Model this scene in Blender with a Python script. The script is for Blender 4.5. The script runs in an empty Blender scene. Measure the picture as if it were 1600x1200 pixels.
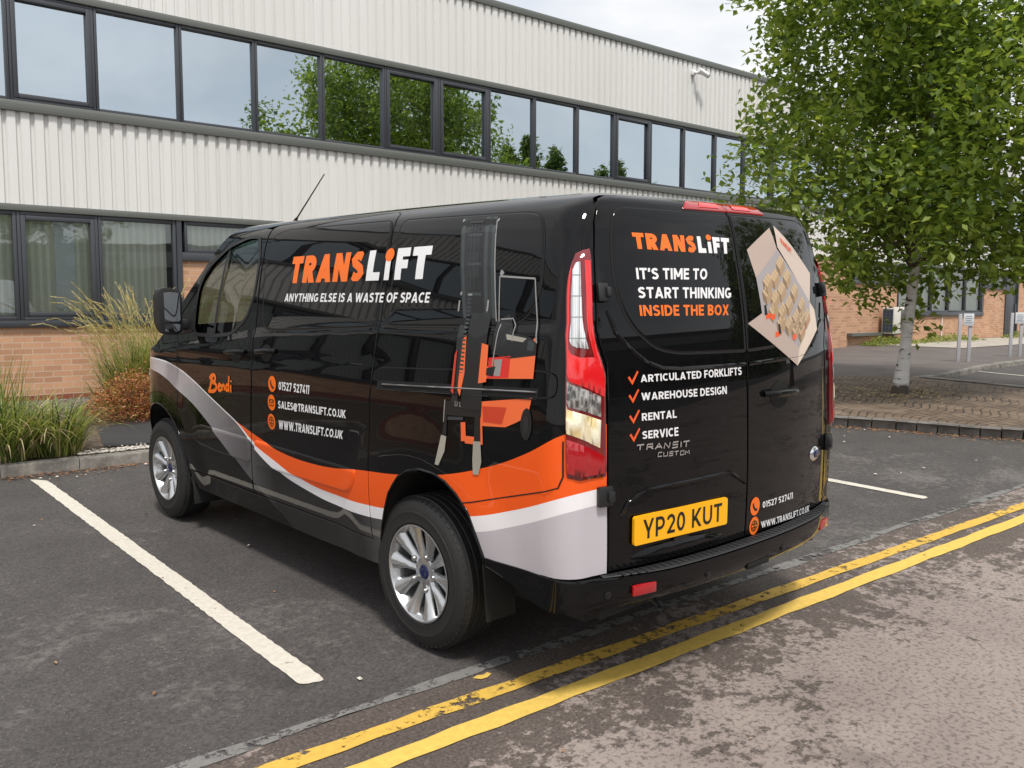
import bpy, bmesh, math, random, os
import numpy as np
from mathutils import Vector, Matrix, geometry
R = math.radians
rng = random.Random(7)
nr = np.random.RandomState(11)
scene = bpy.context.scene
COL = scene.collection

# ------------------------------------------------------------------ camera
YAW, PIT, ROL = 0.732762969, 0.118984689, 0.000396
def cam_axes(yaw, pit, rol):
    cy, sy, cp, sp = math.cos(yaw), math.sin(yaw), math.cos(pit), math.sin(pit)
    fw = Vector((sy*cp, cy*cp, -sp)); r = Vector((cy, -sy, 0)); u = r.cross(fw)
    return math.cos(rol)*r + math.sin(rol)*u, -math.sin(rol)*r + math.cos(rol)*u, fw
cr_, cu_, cf_ = cam_axes(YAW, PIT, ROL)
cam = bpy.data.cameras.new('camera'); cam.sensor_width = 36.0; cam.lens = 36*1385.19522/1600
cam.clip_start = 0.05; cam.clip_end = 2000
co = bpy.data.objects.new('camera', cam); COL.objects.link(co)
m = Matrix((cr_, cu_, -cf_)).transposed().to_4x4(); m.translation = (-3.19493411, -3.09226864, 1.63906010)
co.matrix_world = m
scene.camera = co

# ------------------------------------------------------------------ light
SUN_EL, SUN_AZ = R(62), R(208)      # azimuth measured clockwise from +Y
scene.view_settings.view_transform = 'Standard'; scene.view_settings.look = 'None'
scene.view_settings.exposure = 0.78; scene.view_settings.gamma = 1.0
scene.view_settings.use_curve_mapping = False
W = bpy.data.worlds.new('World'); scene.world = W; W.use_nodes = True
wn, wl = W.node_tree.nodes, W.node_tree.links
wn.clear()
def N(tree_nodes, typ, **kw):
    n = tree_nodes.new(typ)
    for k, v in kw.items(): setattr(n, k, v)
    return n
sky = N(wn, 'ShaderNodeTexSky', sky_type='NISHITA'); sky.sun_disc = False
sky.sun_elevation = SUN_EL; sky.sun_rotation = SUN_AZ
tc = N(wn, 'ShaderNodeTexCoord')
mp = N(wn, 'ShaderNodeMapping'); mp.inputs['Scale'].default_value = (1, 1, 2.2)
wl.new(tc.outputs['Generated'], mp.inputs[0])
n1 = N(wn, 'ShaderNodeTexNoise'); n1.inputs['Scale'].default_value = 2.3; n1.inputs['Detail'].default_value = 7; n1.inputs['Roughness'].default_value = .55
n1.inputs['Distortion'].default_value = .4
wl.new(mp.outputs[0], n1.inputs['Vector'])
cr = N(wn, 'ShaderNodeValToRGB')
cr.color_ramp.elements[0].position = .33; cr.color_ramp.elements[0].color = (4.6, 4.85, 5.2, 1)
cr.color_ramp.elements[1].position = .62; cr.color_ramp.elements[1].color = (6.9, 6.9, 6.9, 1)
e = cr.color_ramp.elements.new(.47); e.color = (5.7, 5.75, 5.85, 1)
wl.new(n1.outputs['Fac'], cr.inputs[0])
n2 = N(wn, 'ShaderNodeTexNoise'); n2.inputs['Scale'].default_value = 1.1; n2.inputs['Detail'].default_value = 4
wl.new(mp.outputs[0], n2.inputs['Vector'])
mr = N(wn, 'ShaderNodeMapRange'); mr.inputs[1].default_value = .45; mr.inputs[2].default_value = .7; mr.inputs[3].default_value = .97; mr.inputs[4].default_value = .72
wl.new(n2.outputs['Fac'], mr.inputs[0])
mx = N(wn, 'ShaderNodeMix', data_type='RGBA')
wl.new(mr.outputs[0], mx.inputs['Factor']); wl.new(sky.outputs[0], mx.inputs['A']); wl.new(cr.outputs[0], mx.inputs['B'])
bg = N(wn, 'ShaderNodeBackground'); bg.inputs['Strength'].default_value = .1
wl.new(mx.outputs['Result'], bg.inputs['Color'])
wo = N(wn, 'ShaderNodeOutputWorld'); wl.new(bg.outputs[0], wo.inputs[0])
sl = bpy.data.lights.new('sun', 'SUN'); sl.energy = 1.95; sl.angle = R(9); sl.color = (1, .95, .88)
so = bpy.data.objects.new('sun', sl); COL.objects.link(so)
sd = Vector((math.sin(SUN_AZ)*math.cos(SUN_EL), math.cos(SUN_AZ)*math.cos(SUN_EL), math.sin(SUN_EL)))
so.rotation_euler = sd.to_track_quat('Z', 'Y').to_euler(); so.location = sd*40

# ------------------------------------------------------------------ helpers
def srgb(r, g, b):
    f = lambda c: (c/255/12.92 if c/255 <= .04045 else ((c/255+.055)/1.055)**2.4)
    return (f(r), f(g), f(b), 1)
class Mat:
    """a small wrapper for node materials"""
    def __init__(s, name, color=(.5, .5, .5, 1), rough=.5, metal=0, **kw):
        s.m = bpy.data.materials.new(name); s.m.use_nodes = True
        s.n = s.m.node_tree.nodes; s.l = s.m.node_tree.links
        s.b = s.n['Principled BSDF']; s.out = s.n['Material Output']
        if len(color) == 3: color = (*color, 1)
        s.b.inputs['Base Color'].default_value = color; s.b.inputs['Roughness'].default_value = rough; s.b.inputs['Metallic'].default_value = metal
        for k, v in kw.items(): s.b.inputs[k.replace('_', ' ')].default_value = v
    def node(s, typ, ins=None, **kw):
        n = s.n.new(typ)
        for k, v in kw.items(): setattr(n, k, v)
        for k, v in (ins or {}).items():
            if isinstance(v, bpy.types.NodeSocket): s.l.new(v, n.inputs[k])
            else: n.inputs[k].default_value = v
        return n
    def math(s, op, a, b=0.0, c=None):
        d = {0: a, 1: b}
        if c is not None: d[2] = c
        return s.node('ShaderNodeMath', d, operation=op).outputs[0]
    def coord(s, kind='Object'):
        return s.node('ShaderNodeTexCoord').outputs[kind]
    def noise(s, scale, detail=4, rough=.5, vec=None, dist=0.0, out='Fac'):
        d = {'Scale': scale, 'Detail': detail, 'Roughness': rough, 'Distortion': dist}
        if vec is not None: d['Vector'] = vec
        return s.node('ShaderNodeTexNoise', d).outputs[out]
    def ramp(s, fac, stops):
        r = s.node('ShaderNodeValToRGB', {0: fac}); els = r.color_ramp.elements
        while len(els) < len(stops): els.new(.5)
        for e, (p, c) in zip(els, stops):
            e.position = p; e.color = c if len(c) == 4 else (*c, 1)
        return r.outputs[0]
    def mix(s, fac, a, b, blend='MIX'):
        n = s.n.new('ShaderNodeMix'); n.data_type = 'RGBA'; n.blend_type = blend
        for k, v in (('Factor', fac), ('A', a), ('B', b)):
            if isinstance(v, bpy.types.NodeSocket): s.l.new(v, n.inputs[k])
            else:
                for i in n.inputs:
                    if i.name == k and i.enabled: i.default_value = v
        return n.outputs['Result']
    def set(s, k, v):
        if isinstance(v, bpy.types.NodeSocket): s.l.new(v, s.b.inputs[k])
        else: s.b.inputs[k].default_value = v
    def bump(s, h, strength=.3, dist=.01):
        n = s.node('ShaderNodeBump', {'Height': h, 'Strength': strength, 'Distance': dist}); s.l.new(n.outputs[0], s.b.inputs['Normal'])
        return n
def mm(x): return x.m if isinstance(x, Mat) else x

def tag(o, label=None, cat=None, group=None, kind=None):
    if label: o['label'] = label
    if cat: o['category'] = cat
    if group: o['group'] = group
    if kind: o['kind'] = kind
    return o
def empty(name, loc=(0, 0, 0), rz=0, parent=None):
    o = bpy.data.objects.new(name, None); COL.objects.link(o); o.location = loc; o.rotation_euler = (0, 0, rz); o.empty_display_size = .2
    if parent: o.parent = parent
    return o
def mesh(name, vs, fs, mats, parent=None, fm=None, smooth=False, normals=None, loc=None, weld=False, smooth_angle=None):
    me = bpy.data.meshes.new(name)
    me.from_pydata([tuple(map(float, v)) for v in vs], [], [tuple(map(int, f)) for f in fs])
    for x in (mats if isinstance(mats, (list, tuple)) else [mats]): me.materials.append(mm(x))
    if fm is not None: me.polygons.foreach_set('material_index', list(map(int, fm)))
    if weld:
        b = bmesh.new(); b.from_mesh(me); bmesh.ops.remove_doubles(b, verts=b.verts, dist=1e-4); b.to_mesh(me); b.free()
    if smooth or smooth_angle is not None:
        me.polygons.foreach_set('use_smooth', [True]*len(me.polygons))
    me.update()
    if smooth_angle is not None: me.set_sharp_from_angle(angle=R(smooth_angle))
    if normals is not None:
        me.normals_split_custom_set_from_vertices([tuple(map(float, n)) for n in normals])
    o = bpy.data.objects.new(name, me); COL.objects.link(o)
    if parent: o.parent = parent
    if loc: o.location = loc
    return o
class MB:
    """collects simple shapes into one mesh"""
    def __init__(s): s.v = []; s.f = []; s.mi = []; s.cur = 0
    def add(s, vs, fs):
        k = len(s.v); s.v += [tuple(v) for v in vs]; s.f += [tuple(i+k for i in f) for f in fs]; s.mi += [s.cur]*len(fs)
    def box(s, c, d, mat=None):
        x, y, z = (q/2 for q in d)
        vs = [Vector((sx*x, sy*y, sz*z)) for sz in (-1, 1) for sy in (-1, 1) for sx in (-1, 1)]
        if mat is not None: vs = [mat @ v for v in vs]
        vs = [v+Vector(c) for v in vs]
        s.add(vs, [(0, 2, 3, 1), (4, 5, 7, 6), (0, 1, 5, 4), (2, 6, 7, 3), (0, 4, 6, 2), (1, 3, 7, 5)])
    def cbox(s, c, d, b=.01, mat=None):
        """box with bevelled edges"""
        bm = bmesh.new(); bmesh.ops.create_cube(bm, size=1)
        for v in bm.verts: v.co = Vector((v.co.x*d[0], v.co.y*d[1], v.co.z*d[2]))
        bmesh.ops.bevel(bm, geom=bm.edges[:], offset=b, segments=2, affect='EDGES', profile=.5)
        bm.verts.index_update()
        s.add([(mat @ v.co if mat is not None else v.co)+Vector(c) for v in bm.verts], [[v.index for v in f.verts] for f in bm.faces]); bm.free()
    def tube(s, pts, r, n=8, cap=True):
        pts = [Vector(p) for p in pts]; rs = r if isinstance(r, (list, tuple)) else [r]*len(pts)
        rings = []; prev = None
        for i, p in enumerate(pts):
            d = (pts[min(i+1, len(pts)-1)]-pts[max(i-1, 0)]).normalized()
            a = prev if prev is not None else (Vector((0, 0, 1)) if abs(d.z) < .9 else Vector((1, 0, 0)))
            a = (a-d*a.dot(d)).normalized(); b = d.cross(a); prev = a
            rings.append([p+(a*math.cos(t)+b*math.sin(t))*rs[i] for t in (2*math.pi*k/n for k in range(n))])
        vs = [v for q in rings for v in q]; fs = []
        for i in range(len(pts)-1):
            for k in range(n): fs.append((i*n+k, i*n+(k+1) % n, (i+1)*n+(k+1) % n, (i+1)*n+k))
        if cap: fs += [tuple(reversed(range(n))), tuple((len(pts)-1)*n+k for k in range(n))]
        s.add(vs, fs)
    def prism(s, poly, f0, f1):
        """poly of 2-d points, f0/f1 map them to the two faces"""
        n = len(poly); vs = [f0(*p) for p in poly]+[f1(*p) for p in poly]
        s.add(vs, [tuple(range(n)), tuple(reversed(range(n, 2*n)))]+[(i, n+i, n+(i+1) % n, (i+1) % n) for i in range(n)])
    def lathe(s, prof, n=48, axis='x', closed=False):
        """prof (a, r): a along the axis"""
        vs = []; fs = []
        for a, r in prof:
            for k in range(n):
                t = 2*math.pi*k/n
                vs.append((a, r*math.cos(t), r*math.sin(t)) if axis == 'x' else (r*math.cos(t), r*math.sin(t), a))
        for i in range(len(prof)-1):
            for k in range(n): fs.append((i*n+k, (i+1)*n+k, (i+1)*n+(k+1) % n, i*n+(k+1) % n))
        s.add(vs, fs)
    def build(s, name, mats, parent=None, smooth=None, loc=None, fixn=True):
        o = mesh(name, s.v, s.f, mats, parent, fm=s.mi if isinstance(mats, (list, tuple)) else None, loc=loc)
        if fixn:
            b = bmesh.new(); b.from_mesh(o.data); bmesh.ops.recalc_face_normals(b, faces=b.faces); b.to_mesh(o.data); b.free()
        if smooth is not None:
            o.data.polygons.foreach_set('use_smooth', [True]*len(o.data.polygons)); o.data.set_sharp_from_angle(angle=R(smooth))
        return o
def copy_tree(o, parent=None):
    c = o.copy(); COL.objects.link(c)
    if parent: c.parent = parent
    for ch in list(o.children): copy_tree(ch, c)
    return c

# 2-d polygon tools
def resample(poly, step, closed=True):
    out = []; n = len(poly)
    for i in range(n if closed else n-1):
        a = np.array(poly[i], float); b = np.array(poly[(i+1) % n], float); k = max(1, int(np.ceil(np.linalg.norm(b-a)/step)))
        for j in range(k): out.append(tuple(a+(b-a)*j/k))
    if not closed: out.append(tuple(poly[-1]))
    return out
def area(p):
    p = np.array(p); x, y = p[:, 0], p[:, 1]; return .5*np.sum(x*np.roll(y, -1)-y*np.roll(x, -1))
def offset_poly(poly, d):
    """positive d moves inward"""
    p = np.array(poly, float); s = 1 if area(p) > 0 else -1
    e = np.roll(p, -1, 0)-p; e /= np.linalg.norm(e, axis=1)[:, None]+1e-12
    nrm = np.stack([-e[:, 1], e[:, 0]], 1)*s; pn = np.roll(nrm, 1, 0)
    b = nrm+pn; L = np.linalg.norm(b, axis=1)[:, None]; b /= L+1e-9
    k = np.clip(1/np.maximum((b*nrm).sum(1), .35), 1, 2.5)
    return [tuple(q) for q in p+b*k[:, None]*d]
def smooth_poly(poly, r=.02, n=4):
    """round the corners of a closed polygon"""
    out = []; m_ = len(poly)
    for i in range(m_):
        p = np.array(poly[i], float); a = np.array(poly[i-1], float); b = np.array(poly[(i+1) % m_], float)
        rr = r if not isinstance(r, (list, tuple)) else r[i]
        la, lb = np.linalg.norm(a-p), np.linalg.norm(b-p); k = min(rr, la*.45, lb*.45)
        p0, p1 = p+(a-p)/la*k, p+(b-p)/lb*k
        for t in np.linspace(0, 1, n+1): out.append(tuple((1-t)**2*p0+2*t*(1-t)*p+t*t*p1))
    return out
def inside(pts, poly):
    x, y = pts[:, 0], pts[:, 1]; P = np.array(poly); r = np.zeros(len(pts), bool); j = len(P)-1
    for i in range(len(P)):
        c = ((P[i, 1] > y) != (P[j, 1] > y)) & (x < (P[j, 0]-P[i, 0])*(y-P[i, 1])/(P[j, 1]-P[i, 1]+1e-15)+P[i, 0]); r ^= c; j = i
    return r
def cdt(outer, holes=(), step=.05, rings=(), step_u=None):
    """constrained triangulation: returns points, triangles, loops (index lists of the boundaries)"""
    pts = []; edges = []; loops = []
    for L in [outer, *holes, *rings]:
        k = len(pts); n = len(L); pts += [tuple(p) for p in L]; edges += [(k+i, k+(i+1) % n) for i in range(n)]; loops.append(list(range(k, k+n)))
    o = np.array(outer); x0, y0 = o.min(0); x1, y1 = o.max(0)
    su = step_u or step
    gx, gy = np.meshgrid(np.arange(x0+su/2, x1, su), np.arange(y0+step/2, y1, step))
    gx = gx+(np.arange(gx.shape[0]) % 2)[:, None]*su/2*(1 if step_u is None else .0)
    g = np.stack([gx.ravel(), gy.ravel()], 1)
    if len(g):
        ok = inside(g, outer)
        for h_ in holes: ok &= ~inside(g, h_)
        g = g[ok]
        bp = np.array(pts)
        if len(g):
            sc_ = np.array([step/su, 1.0]); keep = np.ones(len(g), bool)
            for i in range(0, len(g), 400): keep[i:i+400] = np.sqrt((((g[i:i+400, None, :]-bp[None])*sc_)**2).sum(2)).min(1) > step*.45
            g = g[keep]
        pts += [tuple(q) for q in g]
    r = geometry.delaunay_2d_cdt([Vector(p) for p in pts], edges, [], 0, 1e-6, True)
    V = np.array([tuple(v) for v in r[0]]); T = np.array([f for f in r[2] if len(f) == 3])
    cen = V[T].mean(1); ok = inside(cen, outer)
    for h_ in holes: ok &= ~inside(cen, h_)
    T = T[ok]
    back = {}
    for i, orig in enumerate(r[3]):
        for q in orig: back[q] = i
    loops = [[back[i] for i in L] for L in loops]
    a = (V[T[:, 1]]-V[T[:, 0]]); b = (V[T[:, 2]]-V[T[:, 0]]); fl = (a[:, 0]*b[:, 1]-a[:, 1]*b[:, 0]) < 0
    T[fl] = T[fl][:, ::-1]
    return V, T, loops
# ------------------------------------------------------------------ ground heights
def gh(x, y):
    v = .377-.022*x-.02*y
    return (v-math.sqrt(v*v+.01))/2

# ------------------------------------------------------------------ van: surface functions
SX = [.930, .945, .962, .978, .985, .986, .981, .966, .946, .913, .888, .864, .838, .800, .742, .660, .500, .250, .0]
SZ = [.28, .36, .45, .6, .8, 1.0, 1.12, 1.25, 1.4, 1.6, 1.72, 1.80, 1.86, 1.912, 1.950, 1.972, 1.988, 1.998, 2.0]
ST = list(SZ[:12])
for i in range(12, len(SX)): ST.append(ST[-1]+math.hypot(SX[i]-SX[i-1], SZ[i]-SZ[i-1]))
TMAX = ST[-1]
def spl(x, y):
    x = np.array(x, float); y = np.array(y, float); n = len(x); h = np.diff(x); d = np.diff(y)/h
    m_ = np.zeros(n); m_[1:-1] = (d[:-1]*h[1:]+d[1:]*h[:-1])/(h[1:]+h[:-1]); m_[0] = d[0]; m_[-1] = d[-1]
    def f(q):
        q = np.clip(np.asarray(q, float), x[0], x[-1]); i = np.clip(np.searchsorted(x, q)-1, 0, n-2)
        s = (q-x[i])/h[i]
        return ((1+2*s)*(1-s)**2*y[i]+s*(1-s)**2*h[i]*m_[i]+s*s*(3-2*s)*y[i+1]+s*s*(s-1)*h[i]*m_[i+1])
    return f
fx = spl(ST, SX); fz = spl(ST, SZ)
TY = spl([.3, .51, .76, 1.06, 1.3, 1.545, 1.73, 1.84, 1.93, 2.0, 2.08, 2.2, 2.8], [-1.015, -1.025, -1.03, -1.022, -1.007, -.977, -.939, -.915, -.89, -.865, -.81, -.68, -.12])
def sst(a, b, x):
    s = np.clip((x-a)/(b-a), 0, 1); return s*s*(3-2*s)
def rc_(w): return np.minimum(.11, .5*w+1e-4)
def rcurve(x): return .085*np.abs(x/.82)**2.3
def zbelt(y): return np.interp(y, [-1, .33, 1.53, 3.03], [1.46, 1.42, 1.336, 1.16])
def halfw(y, t):
    w = fx(t); zb = zbelt(y)
    w = w-.012*sst(zb-.03, zb+.03, t)*(1-sst(1.75, 1.95, t))
    for cy in (-.02, 2.933):
        r = np.hypot(y-cy, t-.36); w = w+.016*(1-sst(.50, .72, r))*(1-sst(1.2, 1.4, t))
    zs = np.interp(y, [-.4, .3, 1.5, 2.1, 2.8], [1.30, 1.253, 1.155, 1.13, 1.10])
    w = w-.003*sst(zs-.02, zs+.02, t)*(1-sst(zs+.004, zs+.11, t))*sst(.1, .4, y)
    dy = np.clip((y-2.9)/1.04, 0, .9999)
    return np.maximum(w*np.sqrt(1-dy*dy), 1e-4)
def side_(y, t, sg=-1):
    y = np.asarray(y, float); t = np.asarray(t, float)
    w = halfw(y, t)*(.968 if sg > 0 else 1.0); rc = rc_(w); yr = TY(t)+rcurve(np.maximum(w-rc, 0)); yc = yr+rc; d = np.clip(yc-y, 0, rc*.999)
    rz = -sst(1.75, 1.97, t)*.012*((y-.6)/1.4)**2
    return np.stack([sg*(w-rc+np.sqrt(rc*rc-d*d)), y+0*t, fz(t)+rz+0*y], -1)
def rear_(x, t, sg=-1):
    x = np.asarray(x, float); t = np.asarray(t, float)
    w = halfw(-.8+0*x, t); a = np.abs(x)*np.where(x > 0, 1/.968, 1.0); rc = rc_(w); e = np.clip(a-(w-rc), 0, rc*.999)
    y = TY(t)+rcurve(np.minimum(a, np.maximum(w-rc, 0)))+rc-np.sqrt(rc*rc-e*e)
    rz = -sst(1.75, 1.97, t)*.012*((y-.6)/1.4)**2
    return np.stack([x+0*t, y, fz(t)+rz], -1)
def yjoin(t):
    w = halfw(-.8, t); rc = rc_(w); return float(TY(t)+rcurve(max(w-rc, 0))+rc-.70711*rc)
def xjoin(t):
    w = halfw(-.8, t); rc = rc_(w); return float(w-rc+.70711*rc)
def surf(fn, sg=-1):
    """returns P(pts2, off) and n(pts2) for a surface function; outward normals"""
    isr = fn is rear_
    def nrm(u, t):
        h = 1.5e-3
        du = fn(u+h, t, sg)-fn(u-h, t, sg); dt = fn(u, t+h, sg)-fn(u, t-h, sg)
        n = np.cross(du, dt) if (isr or sg > 0) else np.cross(dt, du)
        return n/(np.linalg.norm(n, axis=-1)[..., None]+1e-12)
    def P(u, t, off=0.0):
        u = np.asarray(u, float); t = np.asarray(t, float)
        return fn(u, t, sg)+nrm(u, t)*(np.asarray(off)[..., None] if np.ndim(off) else off)
    return P, nrm, (isr or sg > 0)
SL = surf(side_, -1); SR = surf(side_, 1); RE = surf(rear_)

def panel(name, S, outer, mats, parent, holes=(), step=.055, off=0.0, edge=.005, roll=.0025, flange=.014, roll_outer=True, step_u=None):
    P, nf, ccw = S
    bs = step*.7 if step_u is None else .03
    outer = resample(outer, bs); holes = [resample(h_, bs) for h_ in holes]
    rings = []
    if edge > 0:
        if roll_outer: rings.append(offset_poly(outer, edge))
        rings += [offset_poly(h_, -edge) for h_ in holes]
    V, T, loops = cdt(outer, holes, step, rings, step_u)
    offs = np.full(len(V), off); n3 = nf(V[:, 0], V[:, 1])
    bl = loops[:1+len(holes)]
    tilt = {}
    for li, L in enumerate(bl):
        poly = V[L]; s = (1 if area(poly) > 0 else -1)*(1 if li == 0 else -1)
        e = np.roll(poly, -1, 0)-np.roll(poly, 1, 0); o2 = np.stack([e[:, 1], -e[:, 0]], 1)*s; o2 /= np.linalg.norm(o2, axis=1)[:, None]+1e-9
        d3 = P(poly[:, 0]+o2[:, 0]*.002, poly[:, 1]+o2[:, 1]*.002)-P(poly[:, 0], poly[:, 1])
        d3 /= np.linalg.norm(d3, axis=1)[:, None]+1e-9
        for q, i in enumerate(L): tilt[i] = d3[q]
    if edge > 0:
        for li, L in enumerate(bl):
            if li == 0 and not roll_outer: continue
            for i in L: offs[i] -= roll
    pts = P(V[:, 0], V[:, 1], offs); n3 = n3.copy()
    vs = list(pts); ns = list(n3)
    fs = [tuple(t) if ccw else tuple(t[::-1]) for t in T]
    for li, L in enumerate(bl):
        do = roll_outer or li > 0
        if not do or flange <= 0: continue
        a0 = len(vs); n = len(L)
        for i in L:
            ns[i] = (n3[i]+tilt[i]*.9); ns[i] /= np.linalg.norm(ns[i])
        for i in L: vs.append(pts[i]); ns.append(tilt[i])
        for i in L: vs.append(pts[i]-n3[i]*flange); ns.append(tilt[i])
        for k in range(n):
            q = (a0+k, a0+(k+1) % n, a0+n+(k+1) % n, a0+n+k); fs.append(q)
    return mesh(name, vs, fs, mats, parent, smooth=True, normals=ns)
def strip(name, S, line, width, off, mats, parent, closed=False, step=.03, build=True, mb=None):
    """a thin ribbon lying on the surface along a 2-d polyline (seals, shut lines)"""
    P = S[0]; L = np.array(resample(line, step, closed)); n = len(L)
    if closed: d = np.roll(L, -1, 0)-np.roll(L, 1, 0)
    else: d = np.gradient(L, axis=0)
    d /= np.linalg.norm(d, axis=1)[:, None]+1e-9; w = np.stack([-d[:, 1], d[:, 0]], 1)*width/2
    a = P(L[:, 0]+w[:, 0], L[:, 1]+w[:, 1], off); b = P(L[:, 0]-w[:, 0], L[:, 1]-w[:, 1], off)
    vs = list(a)+list(b); k = n if closed else n-1
    fs = [(i, (i+1) % n, n+(i+1) % n, n+i) for i in range(k)]
    if mb is not None: mb.add(vs, fs); return
    return mesh(name, vs, fs, mats, parent, smooth=True)
def ridge(name, S, line, r, mats, parent, closed=False, off=0.0, step=.03, flat=.6):
    P = S[0]; L = np.array(resample(line, step, closed))
    p = P(L[:, 0], L[:, 1], off); mb = MB(); pl = [Vector(q) for q in p]
    if closed: pl += [pl[0]]
    mb.tube(pl, r, 6); return mb.build(name, mats, parent, smooth=60)

# ------------------------------------------------------------------ lettering: a geometric sans drawn from strokes
def arc(cx, cy, rx, ry, a0, a1, n=9): return [(cx+rx*math.cos(R(a0+(a1-a0)*k/n)), cy+ry*math.sin(R(a0+(a1-a0)*k/n))) for k in range(n+1)]
def glyph(ch, h):
    """strokes of a capital of height 1 with half stroke weight h: (width, [polygons], [holes])"""
    def L(pts, closed=False):
        p = np.array(pts, float); p = p[[i for i in range(len(p)) if i == 0 or np.linalg.norm(p[i]-p[i-1]) > 1e-3]]; n = len(p)
        if closed: d0 = p-np.roll(p, 1, 0); d1 = np.roll(p, -1, 0)-p
        else: d1 = np.vstack([p[1:]-p[:-1], p[-1]-p[-2]]); d0 = np.vstack([p[1]-p[0], p[1:]-p[:-1]])
        nz = lambda a: a/(np.linalg.norm(a, axis=1)[:, None]+1e-9); d0, d1 = nz(d0), nz(d1); n0 = np.stack([-d0[:, 1], d0[:, 0]], 1); n1 = np.stack([-d1[:, 1], d1[:, 0]], 1)
        m_ = nz(n0+n1); k = 1/np.maximum((m_*n0).sum(1), .5); o_ = m_*k[:, None]*h
        if closed:
            a, b = p+o_, p-o_
            return ('ring', a, b) if abs(area(a)) > abs(area(b)) else ('ring', b, a)
        return ('poly', np.vstack([p+o_, (p-o_)[::-1]]), None)
    def Dg(x0, y0, x1, y1, k=1.0):
        w = h*k*math.hypot(1, (x1-x0)/(y1-y0)); return ('poly', np.array([(x0-w, y0), (x0+w, y0), (x1+w, y1), (x1-w, y1)]), None)
    V_ = lambda x, y0=0, y1=1: ('poly', np.array([(x-h, y0), (x+h, y0), (x+h, y1), (x-h, y1)]), None)
    Hb = lambda y, x0, x1: ('poly', np.array([(x0, y-h), (x1, y-h), (x1, y+h), (x0, y+h)]), None)
    t, b = 1-h, h; g = h*math.hypot(1, .4)
    W_ = {'I': 2*h, 'M': .92, 'W': 1.16, 'L': .56, 'E': .58, 'F': .56, 'T': .66, 'S': .66, '1': .34, '.': 2*h, '\u2019': 2*h, '@': .98, 'O': .84, 'C': .74, 'G': .80, 'D': .76, 'N': .78, 'H': .74, 'A': .82, 'V': .80, 'U': .72, 'R': .68, 'P': .66, 'B': .68, 'K': .72, 'Y': .76, 'X': .76}
    w = W_.get(ch, .62); c = w/2; r = w-h
    S_ = [(r-.01, .80), (r-.06, t-.05), (c+.08, t), (c-.06, t), (h+.06, t-.06), (h, .735), (h+.06, .60), (c, .525), (r-.05, .43), (r, .275), (r-.06, .06+b), (c+.06, b), (c-.10, b), (h+.03, b+.05), (h-.01, .20)]
    G = {'A': [Dg(g, 0, c, 1), Dg(w-g, 0, c, 1), Hb(.27, w*.2, w*.8)], 'B': [V_(h), L([(h, t), (c, t)]+arc(c+.02, .75, r-c-.05, .25-h, 90, -90)+[(h, .5)]), L([(h, .5), (c, .5)]+arc(c+.02, .25+b/2, r-c-.02, .25-h/2, 90, -90)+[(h, b)])],
         'C': [L(arc(c+.04, .5, c+.04-h, .5-h, 48, 312, 20))], 'D': [V_(h), L([(h, t), (c-.08, t)]+arc(c-.08, .5, r-c+.08, .5-h, 90, -90, 14)+[(h, b)])], 'E': [V_(h), Hb(t, h, w), Hb(.51, h, w*.92), Hb(b, h, w)], 'F': [V_(h), Hb(t, h, w), Hb(.49, h, w*.92)],
         'G': [L(arc(c+.02, .5, c+.02-h, .5-h, 48, 345, 20)), V_(r, .12, .52), Hb(.52-h, c+.05, w)], 'H': [V_(h), V_(r), Hb(.5, h, r)], 'I': [V_(h)], 'K': [V_(h), Dg(h+.02, .34, r-.02, 1, 1.05), Dg(h+.12, .60, r+.01, 0, 1.05)], 'L': [V_(h), Hb(b, h, w)],
         'M': [V_(h), V_(r), Dg(h+.01, 1, c, .22, .95), Dg(r-.01, 1, c, .22, .95)], 'N': [V_(h), V_(r), Dg(h+.02, 1, r-.02, 0, 1.0)], 'O': [L(arc(c, .5, c-h, .5-h, 0, 345, 23), True)], 'P': [V_(h), L([(h, t), (c, t)]+arc(c, .66, r-c, .34-h, 90, -90)+[(h, .32+h)])],
         'R': [V_(h), L([(h, t), (c, t)]+arc(c, .68, r-c, .32-h, 90, -90)+[(h, .36+h)]), Dg(c+.02, .40, r-.01, 0, 1.1)], 'S': [L(S_)], 'T': [V_(c), Hb(t, 0, w)], 'U': [L([(h, 1), (h, .38)]+arc(c, .38, c-h, .38-h, 180, 360, 12)+[(r, .38), (r, 1)])],
         'V': [Dg(g, 1, c, 0), Dg(w-g, 1, c, 0)], 'W': [Dg(g*.95, 1, w*.29, 0), Dg(c, 1, w*.29, 0), Dg(c, 1, w*.71, 0), Dg(w-g*.95, 1, w*.71, 0)], 'X': [Dg(g, 0, w-g, 1), Dg(w-g, 0, g, 1)], 'Y': [V_(c, 0, .45), Dg(g, 1, c, .36), Dg(w-g, 1, c, .36)],
         '0': [L(arc(c, .5, c-h, .5-h, 0, 345, 23), True)], '1': [V_(w-h), Hb(t, 0, w)], '2': [L([(h, .74)]+arc(c, .69, c-h, .31-h, 160, -28, 12)+[(h+.05, b)]), Hb(b, h*.6, w)], '4': [Dg(h, .24, w*.62, 1), Hb(.24, h*.4, w), V_(w*.74, 0, .5)], '5': [Hb(t, h, w-.03), L([(h+.03, t), (h+.01, .56), (c, .60)]+arc(c, .32, c-h, .32-h, 80, -130, 12))],
         '7': [Hb(t, 0, w), Dg(w*.36, 0, w-h, t)], '.': [V_(h, 0, 2*h)], '\u2019': [Dg(h*.8, .66, h*1.1, 1)], '@': [L(arc(c, .44, c-h*.7, .50-h*.6, -50, -340, 22)), L(arc(c, .44, .18, .18, 0, 345, 14), True), V_(c+.19, .26, .60)]}
    return w, G[ch]
_gc = {}
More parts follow.
